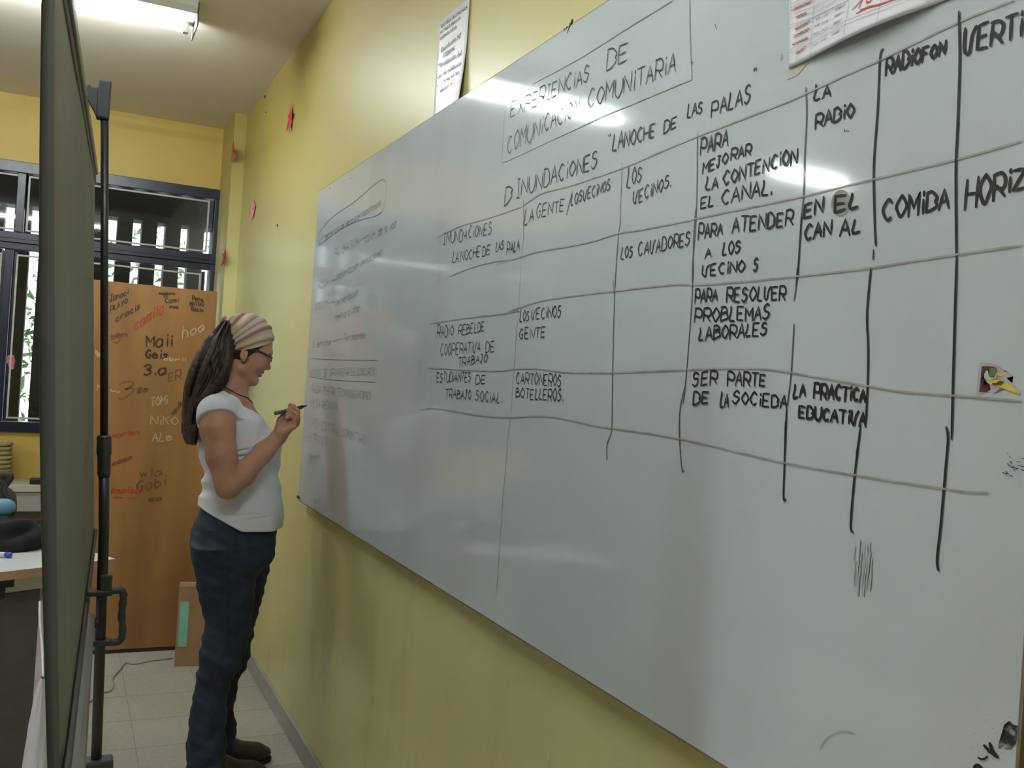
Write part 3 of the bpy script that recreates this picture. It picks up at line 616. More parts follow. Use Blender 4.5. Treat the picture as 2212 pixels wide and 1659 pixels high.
cwrite('white_graffiti', [('W', 'hoa', 390, 265, 495, 225, 52, 30), ('W', 'TOMi', 252, 560, 330, 555, 34, 40), ('W', 'NiKO', 252, 642, 378, 642, 42, 30), ('W', 'ALe', 258, 715, 352, 712, 40, 36),
  ('W', 'abril', 308, 360, 412, 366, 12, 14), ('W', 'mm', 12, 330, 46, 355, 22, 20), ('W', 'vv', 15, 340, 46, 365, 20, 14), ('W', 'n', 20, 490, 40, 492, 40, 20), ('W', 'uu', 80, 495, 122, 503, 10, 8)], M_gw, .005)
cwrite('red_graffiti', [('W', 'camila', 180, 232, 315, 150, 46, 52), ('W', 'marlen', 85, 700, 208, 685, 22, 26), ('W', 'agustina', 82, 940, 205, 942, 24, 28), ('W', '--', 75, 975, 210, 975, 30, 30)], M_gr, .007)
# cardboard box
bxr = empty('cardboard_box', (-.2, 4.87, 0), 'upright brown cardboard box with mint tape standing before the cupboard', 'box')
def rb(name, a0, a1, b0, b1, z0, z1, m):
    bm = BM(); an = math.radians(-9); M2 = Matrix.Translation((-.340, 4.747, 0)) @ Matrix.Rotation(an, 4, 'Z')
    bx(bm, a0, a1, b0, b1, z0, z1, 0, M2); return fin(name, bm, m, bxr)
rb('box_body', 0, .27, 0, .09, .001, .388, M_card)
M_flap = mat('cardboard_flap', (.50, .31, .16), .8)
rb('top_flap', 0, .135, -.002, .004, .384, .402, M_flap); rb('top_flap', .137, .27, -.002, .004, .380, .394, M_flap)
rb('mint_tape', .010, .050, -.0015, .0005, .095, .312, M_mint)
# cord on the floor
tubeobj('floor_cord', [onz(u, v, .004) for u, v in [(p.x, p.y) for p in catm([(374, 1421, 0), (330, 1427, 0), (290, 1434, 0), (272, 1432, 0), (258, 1448, 0), (243, 1466, 0), (246, 1478, 0), (238, 1492, 0), (222, 1497, 0), (195, 1515, 0), (166, 1534, 0), (160, 1540, 0), (172, 1556, 0), (178, 1566, 0), (165, 1580, 0), (146, 1600, 0)], 5)]], .0035, M_cord, None, 6)
tag(bpy.data.objects['floor_cord'], 'thin pale cord winding over the floor tiles to the cardboard box', 'cord')
# ================================================================== DESK
dsk = empty('teacher_desk', (-1.5, 3.6, 0), 'white-topped desk with grey-brown front panel behind the projection screen', 'desk')
c0 = onz(251, 1207, .75); c1 = onz(0, 1236, .75); dx = (c1-c0).normalized(); dy = Vector((-dx.y, dx.x, 0))
if dy.y < 0: dy = -dy
def dpt(a, b, z): return c0+dx*a+dy*b+Vector((0, 0, z-.75))
def dbox(name, a0, a1, b0, b1, z0, z1, m, bev=0):
    bm = BM(); vs = [bm.verts.new(dpt(a, b, z)) for a in (a0, a1) for b in (b0, b1) for z in (z0, z1)]
    fs = [bm.faces.new([vs[i] for i in f]) for f in ((0,1,3,2),(4,6,7,5),(0,4,5,1),(2,3,7,6),(0,2,6,4),(1,5,7,3))]
    if bev: bmesh.ops.bevel(bm, geom=bm.edges[:], offset=bev, segments=2, affect='EDGES')
    return fin(name, bm, m, dsk)
dbox('desk_top', .003, 1.397, .003, .617, .722, .75, M_lam)
bm = BM()
for a in ((0, 1.4, 0, .003), (0, 1.4, .617, .62), (0, .003, .003, .617), (1.397, 1.4, .003, .617)):
    vs = [bm.verts.new(dpt(x, y, z)) for x in a[:2] for y in a[2:] for z in (.721, .7495)]
    for f in ((0,1,3,2),(4,6,7,5),(0,4,5,1),(2,3,7,6),(0,2,6,4),(1,5,7,3)): bm.faces.new([vs[i] for i in f])
fin('edge_band', bm, M_edge, dsk)
dbox('frame_rail', .15, 1.33, .075, .10, .662, .721, mat('pale_rail_paint', (.62, .60, .50), .5)); dbox('support_block', .335, .40, .03, .07, .69, .7205, M_dark); dbox('support_block', .362, 1.2, .03, .07, .655, .69, M_dark)
dbox('front_panel', .22, 1.38, .08, .10, .01, .66, M_desk, .003)
dbox('side_panel', .22, .24, .10, .58, .01, .70, M_desk); dbox('side_panel', 1.36, 1.38, .10, .58, .01, .70, M_desk)
# things on the desk
def dthing(a, b, z=.75): return dpt(a, b, z)
bm = BM()
def lump(bm, c, rx, ry, rz, seed, n=18, amp=.18):
    r = random.Random(seed); fr = [(r.uniform(1, 4), r.uniform(0, 6), r.uniform(1, 4), r.uniform(0, 6)) for _ in range(4)]
    ret = bmesh.ops.create_uvsphere(bm, u_segments=n*2, v_segments=n, radius=1)
    for v in ret['verts']:
        p = v.co.copy(); k = 1+amp*sum(math.sin(a*p.x*2+b)*math.sin(c2*p.y*2+d+p.z*3) for a, b, c2, d in fr)/2
        x, y = p.x*rx*k, p.y*ry*k; q = dx*x+dy*y; v.co = c+Vector((q.x, q.y, max(0, (p.z+.35))*rz*k if p.z > -.35 else 0))
jc = onz(30, 1181, .751); lump(bm, jc, .19, .10, .075, 3, amp=.22); 
tag(fin('black_jacket', bm, M_black, None, True), 'crumpled black jacket lying on the white desk top', 'jacket')
bm = BM(); bx(bm, -.10, .10, -.07, .07, 0, .006); o = fin('paper_sheets', bm, M_paper); o.location = onz(40, 1140, .751); o.rotation_euler.z = .5; tag(o, 'white paper sheets behind the black jacket on the desk', 'paper')
mk = empty('blue_marker', dthing(.60, .035, .76), 'thick blue capped marker lying at the front of the desk', 'marker')
a = onz(-22, 1196, .761); b = onz(12, 1198, .761); c = onz(25, 1199, .761)
tubeobj('barrel', [a, b], .0085, M_white, mk, 14); tubeobj('cap', [b, b.lerp(c, .9), c], [.0095, .0095, .007], M_blue, mk, 14)
bp = empty('brown_backpack', dthing(1.02, .35, .75), 'dark brown backpack standing on the desk at the left edge', 'backpack')
bpc = ony(-30, 1120, 4.0); bpc.z = .751
bm = BM(); ret = bmesh.ops.create_uvsphere(bm, u_segments=28, v_segments=18, radius=1)
for v in ret['verts']:
    p = v.co; sq = lambda t: math.copysign(abs(t)**.6, t); v.co = bpc+Vector((sq(p.x)*.10, sq(p.y)*.07, (sq(p.z)+1)*.10))
fin('pack_body', bm, M_brown, bp, True)
tubeobj('strap', catm([ony(-5, 1030, 3.93), ony(12, 1046, 3.93), ony(10, 1062, 3.93), ony(20, 1078, 3.93), ony(29, 1100, 3.93), ony(22, 1118, 3.93), ony(8, 1126, 3.93)], 5), .006, M_dgrey, bp, 8)
tubeobj('flap', catm([ony(-30, 1026, 3.95), ony(0, 1027, 3.95), ony(20, 1029, 3.95), ony(13, 1042, 3.95), ony(4, 1052, 3.95)], 4), .017, M_brown, bp, 10)
bm = BM(); bmesh.ops.create_uvsphere(bm, u_segments=20, v_segments=14, radius=1)
cb = ony(-2, 1098, 3.86)
for v in bm.verts: v.co = cb+Vector((v.co.x*.055, v.co.y*.03, v.co.z*.030*(1+.3*v.co.x)+.004))
tag(fin('blue_pouch', bm, M_lblue, None, True), 'light blue cloth pouch in front of the brown backpack', 'pouch')
bm = BM(); cb = ony(2, 1122, 3.80); bmesh.ops.create_uvsphere(bm, u_segments=14, v_segments=10, radius=1)
for v in bm.verts: v.co = Vector((cb.x, cb.y, .775))+Vector((v.co.x*.02, v.co.y*.02, v.co.z*.022))
tag(fin('red_purse', bm, M_starr, None, True), 'small red purse between the black jacket and the blue pouch', 'purse')
bk = empty('straw_basket', ony(-20, 1030, 6.2), 'pale woven basket standing on the ledge under the window', 'basket')
bc = Vector((ony(-26, 1000, 6.2).x, 6.2, .701))
for k in range(9):
    z = .012+k*.026; tubeobj('woven_ring', [bc+Vector((.11*math.cos(t), .09*math.sin(t), z)) for t in [2*math.pi*q/24 for q in range(24)]], .0135, M_basket, bk, 8, True)
# white plastic bag hanging from the desk front
bm = BM(); hook = dpt(.27, .03, .66); top = depth_t = None
levels = [(1462, 92, 94), (1500, 78, 100), (1560, 66, 108), (1620, 58, 112), (1680, 50, 114), (1760, 44, 112)]
rings = []; yb = 2.93
for i, (v, ul, ur) in enumerate(levels):
    A = ony(ul, v, yb); B = ony(ur, v, yb); ctr = (A+B)/2; rx = (B-A).length/2+.004; ry = .02+.012*i
    rings.append([bm.verts.new(ctr+Vector((math.cos(t)*rx*(1+.10*math.sin(7*t+i)), math.sin(t)*ry*(1+.12*math.sin(9*t+i*2)), 0))) for t in [2*math.pi*k/40 for k in range(40)]])
for A, B in zip(rings, rings[1:]):
    for k in range(40): bm.faces.new((A[k], A[(k+1) % 40], B[(k+1) % 40], B[k]))
bm.faces.new(rings[-1])
bag = empty('plastic_bag', (-.93, 2.93, .3), 'white plastic carrier bag hanging beside the desk at lower left', 'bag')
fin('bag_body', bm, M_bagw, bag, True)
A = ony(93, 1462, yb); tubeobj('bag_handle', catm([A, ony(91, 1400, yb+.12), ony(86, 1335, yb+.22), ony(86, 1300, yb+.28)], 5), .0035, M_bagw, bag, 8)
# ================================================================== PROJECTION SCREEN
ps = empty('projection_screen', (-.80, 2.2, 0), 'tripod projection screen seen edge-on from its olive back', 'projection screen')
FT, FB = Vector((-.846, 3.295, 2.045)), Vector((-.779, 3.266, .90))
NT, NB = Vector((-.935, 1.17, 1.95)), Vector((-.868, 1.12, .945))
bm = BM(); n1, n2 = 40, 30; G = []
for i in range(n1+1):
    row = []
    for j in range(n2+1):
        s, t = i/n1, j/n2
        p = (NT.lerp(FT, s)).lerp(NB.lerp(FB, s), t)
        e = max(0, 1-s/.10); wv = .004*math.sin(s*17)+.010*math.exp(-((s-.55)/.05)**2)*.5
        p = p+Vector((-.005*e**2+wv*math.sin(math.pi*t)-.007*math.sin(math.pi*t)*(1-s)**4, 0, 0))
        row.append(p)
    G.append(row)
A = [[bm.verts.new(p) for p in r] for r in G]; B = [[bm.verts.new(p+Vector((-.002, 0, 0))) for p in r] for r in G]
for i in range(n1):
    for j in range(n2):
        bm.faces.new((A[i][j], A[i+1][j], A[i+1][j+1], A[i][j+1])); f = bm.faces.new((B[i][j], B[i][j+1], B[i+1][j+1], B[i+1][j])); f.material_index = 2
for k in range(n2):
    bm.faces.new((A[0][k], A[0][k+1], B[0][k+1], B[0][k])).material_index = 1; bm.faces.new((A[n1][k], B[n1][k], B[n1][k+1], A[n1][k+1]))
for k in range(n1):
    bm.faces.new((A[k][0], B[k][0], B[k+1][0], A[k+1][0])); bm.faces.new((A[k][n2], A[k+1][n2], B[k+1][n2], B[k][n2]))
fab = fin('screen_fabric', bm, M_fabric, ps, True); fab.data.materials.append(M_fabdark); fab.data.materials.append(mat('screen_front', (.6, .6, .6), .8))
for p in fab.data.polygons:
    cy = p.center.y
    if p.material_index == 0 and cy < 1.255: p.material_index = 1
def bar(name, a, b, w, h, m, parent, bev=.003):
    """box bar from a to b, w across (x), h high"""
    bm = BM(); d = (b-a); L = d.length; bx(bm, -w/2, w/2, 0, L, -h/2, h/2, bev)
    R = d.to_track_quat('Y', 'Z').to_matrix().to_4x4()
    for v in bm.verts: v.co = R @ v.co + a
    return fin(name, bm, m, parent)
ex = Vector((.003, 0, 0))
bar('top_slat', NT+ex+Vector((0, 0, -.002)), FT+ex+Vector((0, .004, -.002)), .012, .022, M_slat, ps)
bar('fabric_hem', NT+Vector((.002, 0, -.028)), FT+Vector((.002, 0, -.028)), .006, .020, M_fabdark, ps)
bar('bottom_border', NB+Vector((.004, 0, .004)), FB+Vector((.004, .0, .004)), .010, .012, M_dark, ps)
ca, cb2 = NB+Vector((.014, .0, -.042)), FB.lerp(NB, .5)+Vector((.010, 0, -.045))
bar('screen_case', ca, cb2, .024, .062, M_case, ps, .009)
tubeobj('case_knob', [cb2+Vector((.008, -.02, .012)), cb2+Vector((.020, -.02, .012))], .010, M_dark, ps, 12)
PT, PBt = Vector((-.851, 2.236, 2.035)), Vector((-.776, 2.205, .55))
PM = PT+(ony(224.5, 1150, 2.222)-PT)*1.0; PL = ony(208, 1640, 2.205)
def pp(z):
    if z > PM.z: return PT.lerp(PM, (z-PT.z)/(PM.z-PT.z))
    return PM.lerp(PL, (z-PM.z)/(PL.z-PM.z))
tubeobj('upper_pole', [pp(2.03), pp(1.20)], .0082, M_dark, ps, 16)
tubeobj('lower_pole', [pp(1.23), PM, pp(.30)], .0108, M_dark, ps, 16)
tubeobj('pole_collar', [pp(1.285), pp(1.28), pp(1.245), pp(1.24), pp(1.20), pp(1.195)], [.0125, .015, .0155, .0135, .0135, .012], M_dgrey, ps, 18)
bm = BM(); a = pp(2.035); bx(bm, a.x-.013, a.x+.013, a.y-.014, a.y+.014, 1.965, 2.048, .004); fin('pole_cap', bm, M_dgrey, ps)
bm = BM(); prof = [(-.010, .075), (-.025, .073), (-.03, .079), (-.036, .073), (-.042, .079), (-.048, .074), (-.060, .078), (-.060, .052), (-.045, .052), (-.03, .045), (-.018, .025), (-.010, .010)]
h0 = Vector((a.x, a.y, 1.955)); A = [bm.verts.new(h0+Vector((x, -.007, z))) for x, z in prof]; B = [bm.verts.new(h0+Vector((x, .007, z))) for x, z in prof]
bm.faces.new(A); bm.faces.new(B[::-1])
for k in range(len(prof)): bm.faces.new((A[k], B[k], B[(k+1) % len(prof)], A[(k+1) % len(prof)]))
fin('hanging_hook', bm, M_dgrey, ps)
# handle and clamps
hz0, hz1 = .838, .945
for z in (hz0, hz1): 
    bm = BM(); p = pp(z); bx(bm, p.x-.030, p.x+.020, p.y-.018, p.y+.018, z-.006, z+.006, .003); fin('case_clamp', bm, M_dgrey, ps)
bm = BM(); p = pp(.975); bx(bm, p.x-.006, p.x+.020, p.y-.016, p.y+.016, .945, .985, .004); fin('release_catch', bm, M_dgrey, ps)
p0, p1 = pp(hz1), pp(hz0)
hp = catm([p0+Vector((.01, 0, 0)), p0+Vector((.032, 0, .003)), p0+Vector((.042, 0, -.001)), p0+Vector((.044, 0, -.015)), p0+Vector((.043, 0, -.05)), p1+Vector((.044, 0, .02)), p1+Vector((.041, 0, .003)), p1+Vector((.030, 0, -.003)), p1+Vector((.01, 0, 0))], 5)
tubeobj('carry_handle', hp, [.0080+(.0011*math.sin(i*1.6) if 10 < i < 32 else 0) for i in range(len(hp))], M_dgrey, ps, 12)
bm = BM(); p = pp(.575); bx(bm, p.x-.034, p.x+.034, p.y-.022, p.y+.022, .555, .588, .006); fin('leg_hub', bm, M_dgrey, ps)
for k in range(3):
    an = math.radians((200, 80, -40)[k]); d = Vector((math.cos(an), math.sin(an), 0)); a = pp(.57)+d*.028; b = Vector((a.x+d.x*.34, a.y+d.y*.34, .012))
    lg_ = tubeobj('leg', [a, a+Vector((0, 0, -.02)), b], .0085, M_dark, ps, 12); tubeobj('rubber_foot', [b+Vector((0, 0, .02)), b+Vector((0, 0, -.011))], .013, M_dgrey, lg_, 12)
    tubeobj('leg_brace', [pp(.32)+d*.012, a.lerp(b, .42)], .005, M_dark, ps, 8)
tubeobj('pole_foot', [pp(.30), pp(.285)], .014, M_dgrey, ps, 12)
# small metal tag of the case catching light near the floor end
# ================================================================== PERSON (signed-distance modelling, meshed once per part)
class Field:
    def __init__(s, lo, hi, h):
        s.lo = np.array(lo, float); s.h = h; s.n = np.ceil((np.array(hi)-s.lo)/h).astype(int)+1; s.f = np.full(s.n, .05, np.float32)
    def region(s, lo, hi):
        a = np.clip(np.floor((np.array(lo)-s.lo)/s.h).astype(int), 0, s.n-1); b = np.clip(np.ceil((np.array(hi)-s.lo)/s.h).astype(int)+1, 1, s.n)
        sl = tuple(slice(i, j) for i, j in zip(a, b))
        g = [s.lo[k]+np.arange(a[k], b[k])*s.h for k in range(3)]
        return sl, g[0][:, None, None], g[1][None, :, None], g[2][None, None, :]
    def put(s, sl, d, k, op='u'):
        a = s.f[sl]; d = np.broadcast_to(d, a.shape).astype(np.float32)
        if op == 'u':
            if k <= 0: s.f[sl] = np.minimum(a, d)
            else: h = np.maximum(k-np.abs(a-d), 0)/k; s.f[sl] = np.minimum(a, d)-h*h*k*.25
        else:
            d = -d
            if k <= 0: s.f[sl] = np.maximum(a, d)
            else: h = np.maximum(k-np.abs(a-d), 0)/k; s.f[sl] = np.maximum(a, d)+h*h*k*.25
    def cone(s, a, b, ra, rb, k=.01, op='u'):
        a = np.array(a, float); b = np.array(b, float); m = max(ra, rb)+k+s.h*3+.012
        sl, x, y, z = s.region(np.minimum(a, b)-m, np.maximum(a, b)+m); d = b-a; L = max((d@d), 1e-12)
        t = np.clip(((x-a[0])*d[0]+(y-a[1])*d[1]+(z-a[2])*d[2])/L, 0, 1)
        D = np.sqrt((x-a[0]-t*d[0])**2+(y-a[1]-t*d[1])**2+(z-a[2]-t*d[2])**2)-(ra+(rb-ra)*t); s.put(sl, D, k, op)
    def chain(s, pts, rs, k=.01):
        for i in range(len(pts)-1): s.cone(pts[i], pts[i+1], rs[i], rs[i+1], k)
    def ell(s, c, r, k=.01, op='u', tilt=0):
        c = np.array(c, float); r = np.array(r, float); m = r.max()+k+.015; sl, x, y, z = s.region(c-m, c+m)
        X = x-c[0]; Z = z-c[2]; ct, st_ = math.cos(tilt), math.sin(tilt); X, Z = X*ct+Z*st_, -X*st_+Z*ct
        q = np.sqrt((X/r[0])**2+((y-c[1])/r[1])**2+(Z/r[2])**2); g = np.sqrt((X/r[0]**2)**2+((y-c[1])/r[1]**2)**2+(Z/r[2]**2)**2)
        s.put(sl, q*(q-1)/np.maximum(g, 1e-6), k, op)
    def loft(s, keys, k=.01, n=2.3, disp=None, z0=None, z1=None):
        K = np.array(sorted(keys)); z = s.lo[2]+np.arange(s.n[2])*s.h
        def ip(c):   # smooth interpolation
            v = np.interp(z, K[:, 0], K[:, c]); w_ = max(1, int(.012/s.h)); ker = np.ones(2*w_+1)/(2*w_+1)
            return np.convolve(np.pad(v, w_, 'edge'), ker, 'valid')
        xc, rx, yc, ry = ip(1), ip(2), ip(3), ip(4)
        zl, zh = (z0 if z0 is not None else K[0, 0]), (z1 if z1 is not None else K[-1, 0])
        sl, X, Y, Z = s.region((s.lo[0], s.lo[1], zl-.02), (s.lo[0]+s.n[0]*s.h, s.lo[1]+s.n[1]*s.h, zh+.02)); iz = sl[2]
        xc, rx, yc, ry = [a[iz][None, None, :] for a in (xc, rx, yc, ry)]
        q = (np.abs((X-xc)/rx)**n+np.abs((Y-yc)/ry)**n)**(1/n); D = (q-1)*np.minimum(rx, ry)
        if disp is not None: D = D-disp(X, Y, Z, np.arctan2(Y-yc, X-xc))
        D = np.maximum(D, np.maximum(Z-zh, zl-Z)); s.put(sl, D, k)
    def cut(s, p, nrm, k=.004, wob=None):
        """remove the side the normal points to"""
        p = np.array(p, float); nrm = np.array(nrm, float); nrm /= np.linalg.norm(nrm)
        x, y, z = [s.lo[k2]+np.arange(s.n[k2])*s.h for k2 in range(3)]
        D = (x[:, None, None]-p[0])*nrm[0]+(y[None, :, None]-p[1])*nrm[1]+(z[None, None, :]-p[2])*nrm[2]
        h = np.maximum(k-np.abs(s.f-D), 0)/k; s.f = (np.maximum(s.f, D)+h*h*k*.25).astype(np.float32)
    def mesh(s, name, m, parent, smooth=1):
        f = s.f; ins = f < 0
        c = [ins[i:f.shape[0]-1+i, j:f.shape[1]-1+j, k:f.shape[2]-1+k] for i in (0, 1) for j in (0, 1) for k in (0, 1)]
        cnt = sum(a.astype(np.int8) for a in c); act = (cnt > 0) & (cnt < 8); I = np.argwhere(act); idx = np.full(act.shape, -1, np.int32); idx[act] = np.arange(len(I))
        acc = np.zeros((len(I), 3)); num = np.zeros(len(I)); cor = [(i, j, k) for i in (0, 1) for j in (0, 1) for k in (0, 1)]
        V = [f[I[:, 0]+i, I[:, 1]+j, I[:, 2]+k] for i, j, k in cor]
        for a in range(8):
            for b in range(a+1, 8):
                if sum(abs(p-q) for p, q in zip(cor[a], cor[b])) != 1: continue
                va, vb = V[a], V[b]; cr = (va < 0) != (vb < 0); t = np.where(cr, va/np.where(va == vb, 1, va-vb), 0)
                P = np.array(cor[a])+t[:, None]*(np.array(cor[b])-np.array(cor[a])); acc += P*cr[:, None]; num += cr
        co = (I+acc/num[:, None])*s.h+s.lo
        Q = []
        for ax in range(3):
            A = [slice(1, f.shape[k]-1) for k in range(3)]; A[ax] = slice(0, f.shape[ax]-1); B = list(A); B[ax] = slice(1, f.shape[ax])
            a, b = ins[tuple(A)], ins[tuple(B)]; E_ = np.argwhere(a != b); sg = a[a != b]; off = [0 if k == ax else 1 for k in range(3)]; E_ = E_+off
            u, v = [k for k in range(3) if k != ax]
            def g(du, dv): J = E_.copy(); J[:, u] -= du; J[:, v] -= dv; return idx[J[:, 0], J[:, 1], J[:, 2]]
            q = np.stack([g(0, 0), g(1, 0), g(1, 1), g(0, 1)], 1); flip = sg if ax != 1 else ~sg
            q[flip] = q[flip][:, ::-1]; Q.append(q[:, ::-1])
        Q = np.concatenate(Q); Q = Q[(Q >= 0).all(1)]
        me = bpy.data.meshes.new(name); me.vertices.add(len(co)); me.vertices.foreach_set('co', co.astype(np.float32).ravel())
        me.loops.add(len(Q)*4); me.loops.foreach_set('vertex_index', Q.ravel().astype(np.int32)); me.polygons.add(len(Q))
        me.polygons.foreach_set('loop_start', np.arange(len(Q), dtype=np.int32)*4); me.update(calc_edges=True); me.validate()
        return link(name, me, m, parent, True), co
YP = 3.45
def Q3(u, v, dy=0.0, px=0): p = ony(u, v, YP+dy); return (p.x, p.y, p.z)
def zz(v, dy=0): return ony(500, v, YP+dy).z
def keyrow(v, ul, ur, ry, dy=0.0, inset=0.0):
    a = ony(ul, v, YP+dy); b = ony(ur, v, YP+dy); return ((a.z+b.z)/2, (a.x+b.x)/2, (b.x-a.x)/2-inset, YP+dy, ry-inset)
M_skin = mat('skin', (.46, .235, .155), .5, .08, 25, .1, 400)
M_skin.node_tree.nodes['Principled BSDF'].inputs['Subsurface Weight'].default_value = .0
M_hair = mat('dark_brown_hair', (.040, .021, .014), .5, .6, 60, .5, 150, stretch=(3, 3, .35))
M_shirt = mat('white_cotton', (.74, .755, .82), .85, .03, 12, .12, 300)
M_jean = mat('dark_denim', (.014, .026, .052), .8, .45, 14, .25, 500)
M_shoe = mat('dark_brown_leather', (.022, .015, .012), .45, .3, 20)
per = empty('person', (-.36, YP, 0), 'woman in white T-shirt, blue jeans and striped headscarf, marker raised to the whiteboard', 'person')
RS = .0028
# ---- body: one continuous skin surface
B_ = Field((-.60, 3.17, .78), (-.06, 3.72, 1.66), RS)
ry_t = [(868, 470, 545, .085), (885, 442, 556, .135), (905, 434, 572, .150), (930, 430, 586, .150), (965, 432, 594, .145), (1000, 442, 590, .135), (1060, 444, 590, .135), (1110, 432, 590, .155), (1160, 420, 586, .165)]
B_.loft([keyrow(v, a, b, r, inset=.005) for v, a, b, r in ry_t], 0, 2.2, z0=zz(1150))
B_.cone(Q3(509, 812), Q3(499, 876), .041, .060, .03)
B_.cone(Q3(512, 862, -.05), Q3(474, 895, -.142), .036, .045, .02); B_.cone(Q3(512, 862, .05), Q3(474, 895, .142), .036, .045, .02)
B_.cone(Q3(498, 785), Q3(488, 858), .042, .046, .02)
B_.ell(Q3(537, 734), (.083, .071, .083), .0)
B_.ell(Q3(551, 776), (.049, .057, .067), .03, tilt=-.42)
for s in (-1, 1):
    B_.cone(Q3(524, 795, s*.040), Q3(543, 821, s*.012), .021, .015, .022)
    B_.ell(Q3(562, 784, s*.030), (.019, .022, .022), .02)
    B_.cone(Q3(583, 762, s*.012), Q3(577, 760, s*.042), .0085, .010, .012)
B_.cone(Q3(547.5, 822), Q3(548.5, 823), .0165, .0165, .012)
B_.cone(Q3(521, 812), Q3(508, 845), .030, .030, .02)
for s in (-1, 1): B_.ell(Q3(583, 774, s*.030), (.011, .015, .010), .010, 'd')
B_.cone(Q3(578.5, 768), Q3(578.5, 793), .0068, .0082, .010); B_.ell(Q3(579, 794), (.0100, .0095, .0088), .005)
for s in (-1, 1): B_.ell(Q3(573.5, 796, s*.0105), (.0085, .0065, .0065), .004); B_.ell(Q3(577, 800, s*.005), (.003, .003, .0025), .002, 'd')
B_.ell(Q3(562, 803, 0), (.011, .019, .009), .010)
B_.ell(Q3(564.5, 805.5, 0), (.0088, .020, .0042), .003); B_.ell(Q3(560.5, 811.5, 0), (.0095, .017, .0050), .003)
B_.ell(Q3(565.5, 808.5), (.0055, .023, .0012), .002, 'd')
for s in (-1, 1): B_.ell(Q3(576.5, 775, s*.030), (.0125, .0135, .0118), .003)
for s in (-1, 1):
    B_.ell(Q3(527, 765, s*.073), (.0135, .008, .024), .004, tilt=-.15); B_.ell(Q3(529, 762, s*.0805), (.0075, .005, .014), .003, 'd', tilt=-.15); B_.ell(Q3(526, 776, s*.073), (.007, .006, .008), .004)
# right arm (near), bent, hand holding the marker
B_.chain([Q3(470, 893, -.150), Q3(470, 925, -.168), Q3(479, 985, -.190), Q3(492, 1048, -.205)], [.054, .0555, .0485, .041], .02)
B_.chain([Q3(493, 1052, -.205), Q3(524, 1024, -.185), Q3(570, 976, -.155), Q3(601, 945, -.130)], [.040, .0405, .0335, .0255], .015)
def H3(u, v, dy): return Q3(u, v, dy-.13)
B_.chain([H3(600, 946, 0), H3(606, 938, .0)], [.026, .027], .01)
mc = [(634, 921, -.030), (640, 915, -.010), (642, 907, .012), (639, 898, .032)]
for u, v, y in mc: B_.cone(H3(607, 934, y*.6), H3(u, v, y), .017, .0115, .012)
B_.cone(H3(612, 925, .0), H3(630, 908, .0), .020, .018, .02)
fg = [[(634, 921), (637, 904), (627, 897), (619, 903)], [(640, 915), (642, 896), (630, 889), (620, 896)], [(642, 907), (642, 887), (631, 880), (622, 887)], [(639, 898), (634, 879), (628, 876), (633, 884)]]
fy = [-.030, -.010, .012, .030]
fr = [(.0098, .0088, .0078, .0068), (.0108, .0096, .0086, .0074), (.011, .0098, .0088, .0076), (.011, .0094, .0084, .0074)]
for p, y, r in zip(fg, fy, fr): B_.chain([H3(u, v, y) for u, v in p], r, .0025)
B_.chain([H3(603, 926, .030), H3(606, 908, .046), H3(616, 893, .047), H3(628, 886, .040)], [.017, .0125, .0105, .0085], .004)
# left arm (far side), hanging
B_.chain([Q3(470, 893, .150), Q3(472, 950, .175), Q3(484, 1040, .19)], [.054, .048, .040], .02)
B_.chain([Q3(484, 1040, .19), Q3(500, 1090, .185), Q3(520, 1140, .165)], [.039, .036, .027], .012)
body, _ = B_.mesh('body', M_skin, per)
# hands of the hanging arm in its own fine detail is inside the same surface grid; its fingers
LH = Field((-.42, 3.52, .66), (-.16, 3.72, .95), .0025)
LH.chain([Q3(515, 1128, .168), Q3(521, 1145, .165)], [.028, .026], .01)
for i, (a, l) in enumerate(((-.026, 36), (-.009, 44), (.009, 48), (.026, 45))):
    LH.cone(Q3(521, 1146, .163), Q3(527+i*4-6, 1185, .160), .018, .011, .012)
    u0 = 527+i*5-8; LH.chain([Q3(u0, 1185, .160), Q3(u0+3, 1205, .153), Q3(u0+3, 1185+l*.75, .140), Q3(u0+1, 1185+l*.95, .132)], [.0105, .0095, .0088, .0075], .002)
LH.chain([Q3(527, 1150, .155), Q3(541, 1166, .150), Q3(546, 1184, .145), Q3(545, 1196, .140)], [.015, .012, .0105, .0085], .004)
LH.mesh('left_hand', M_skin, body)
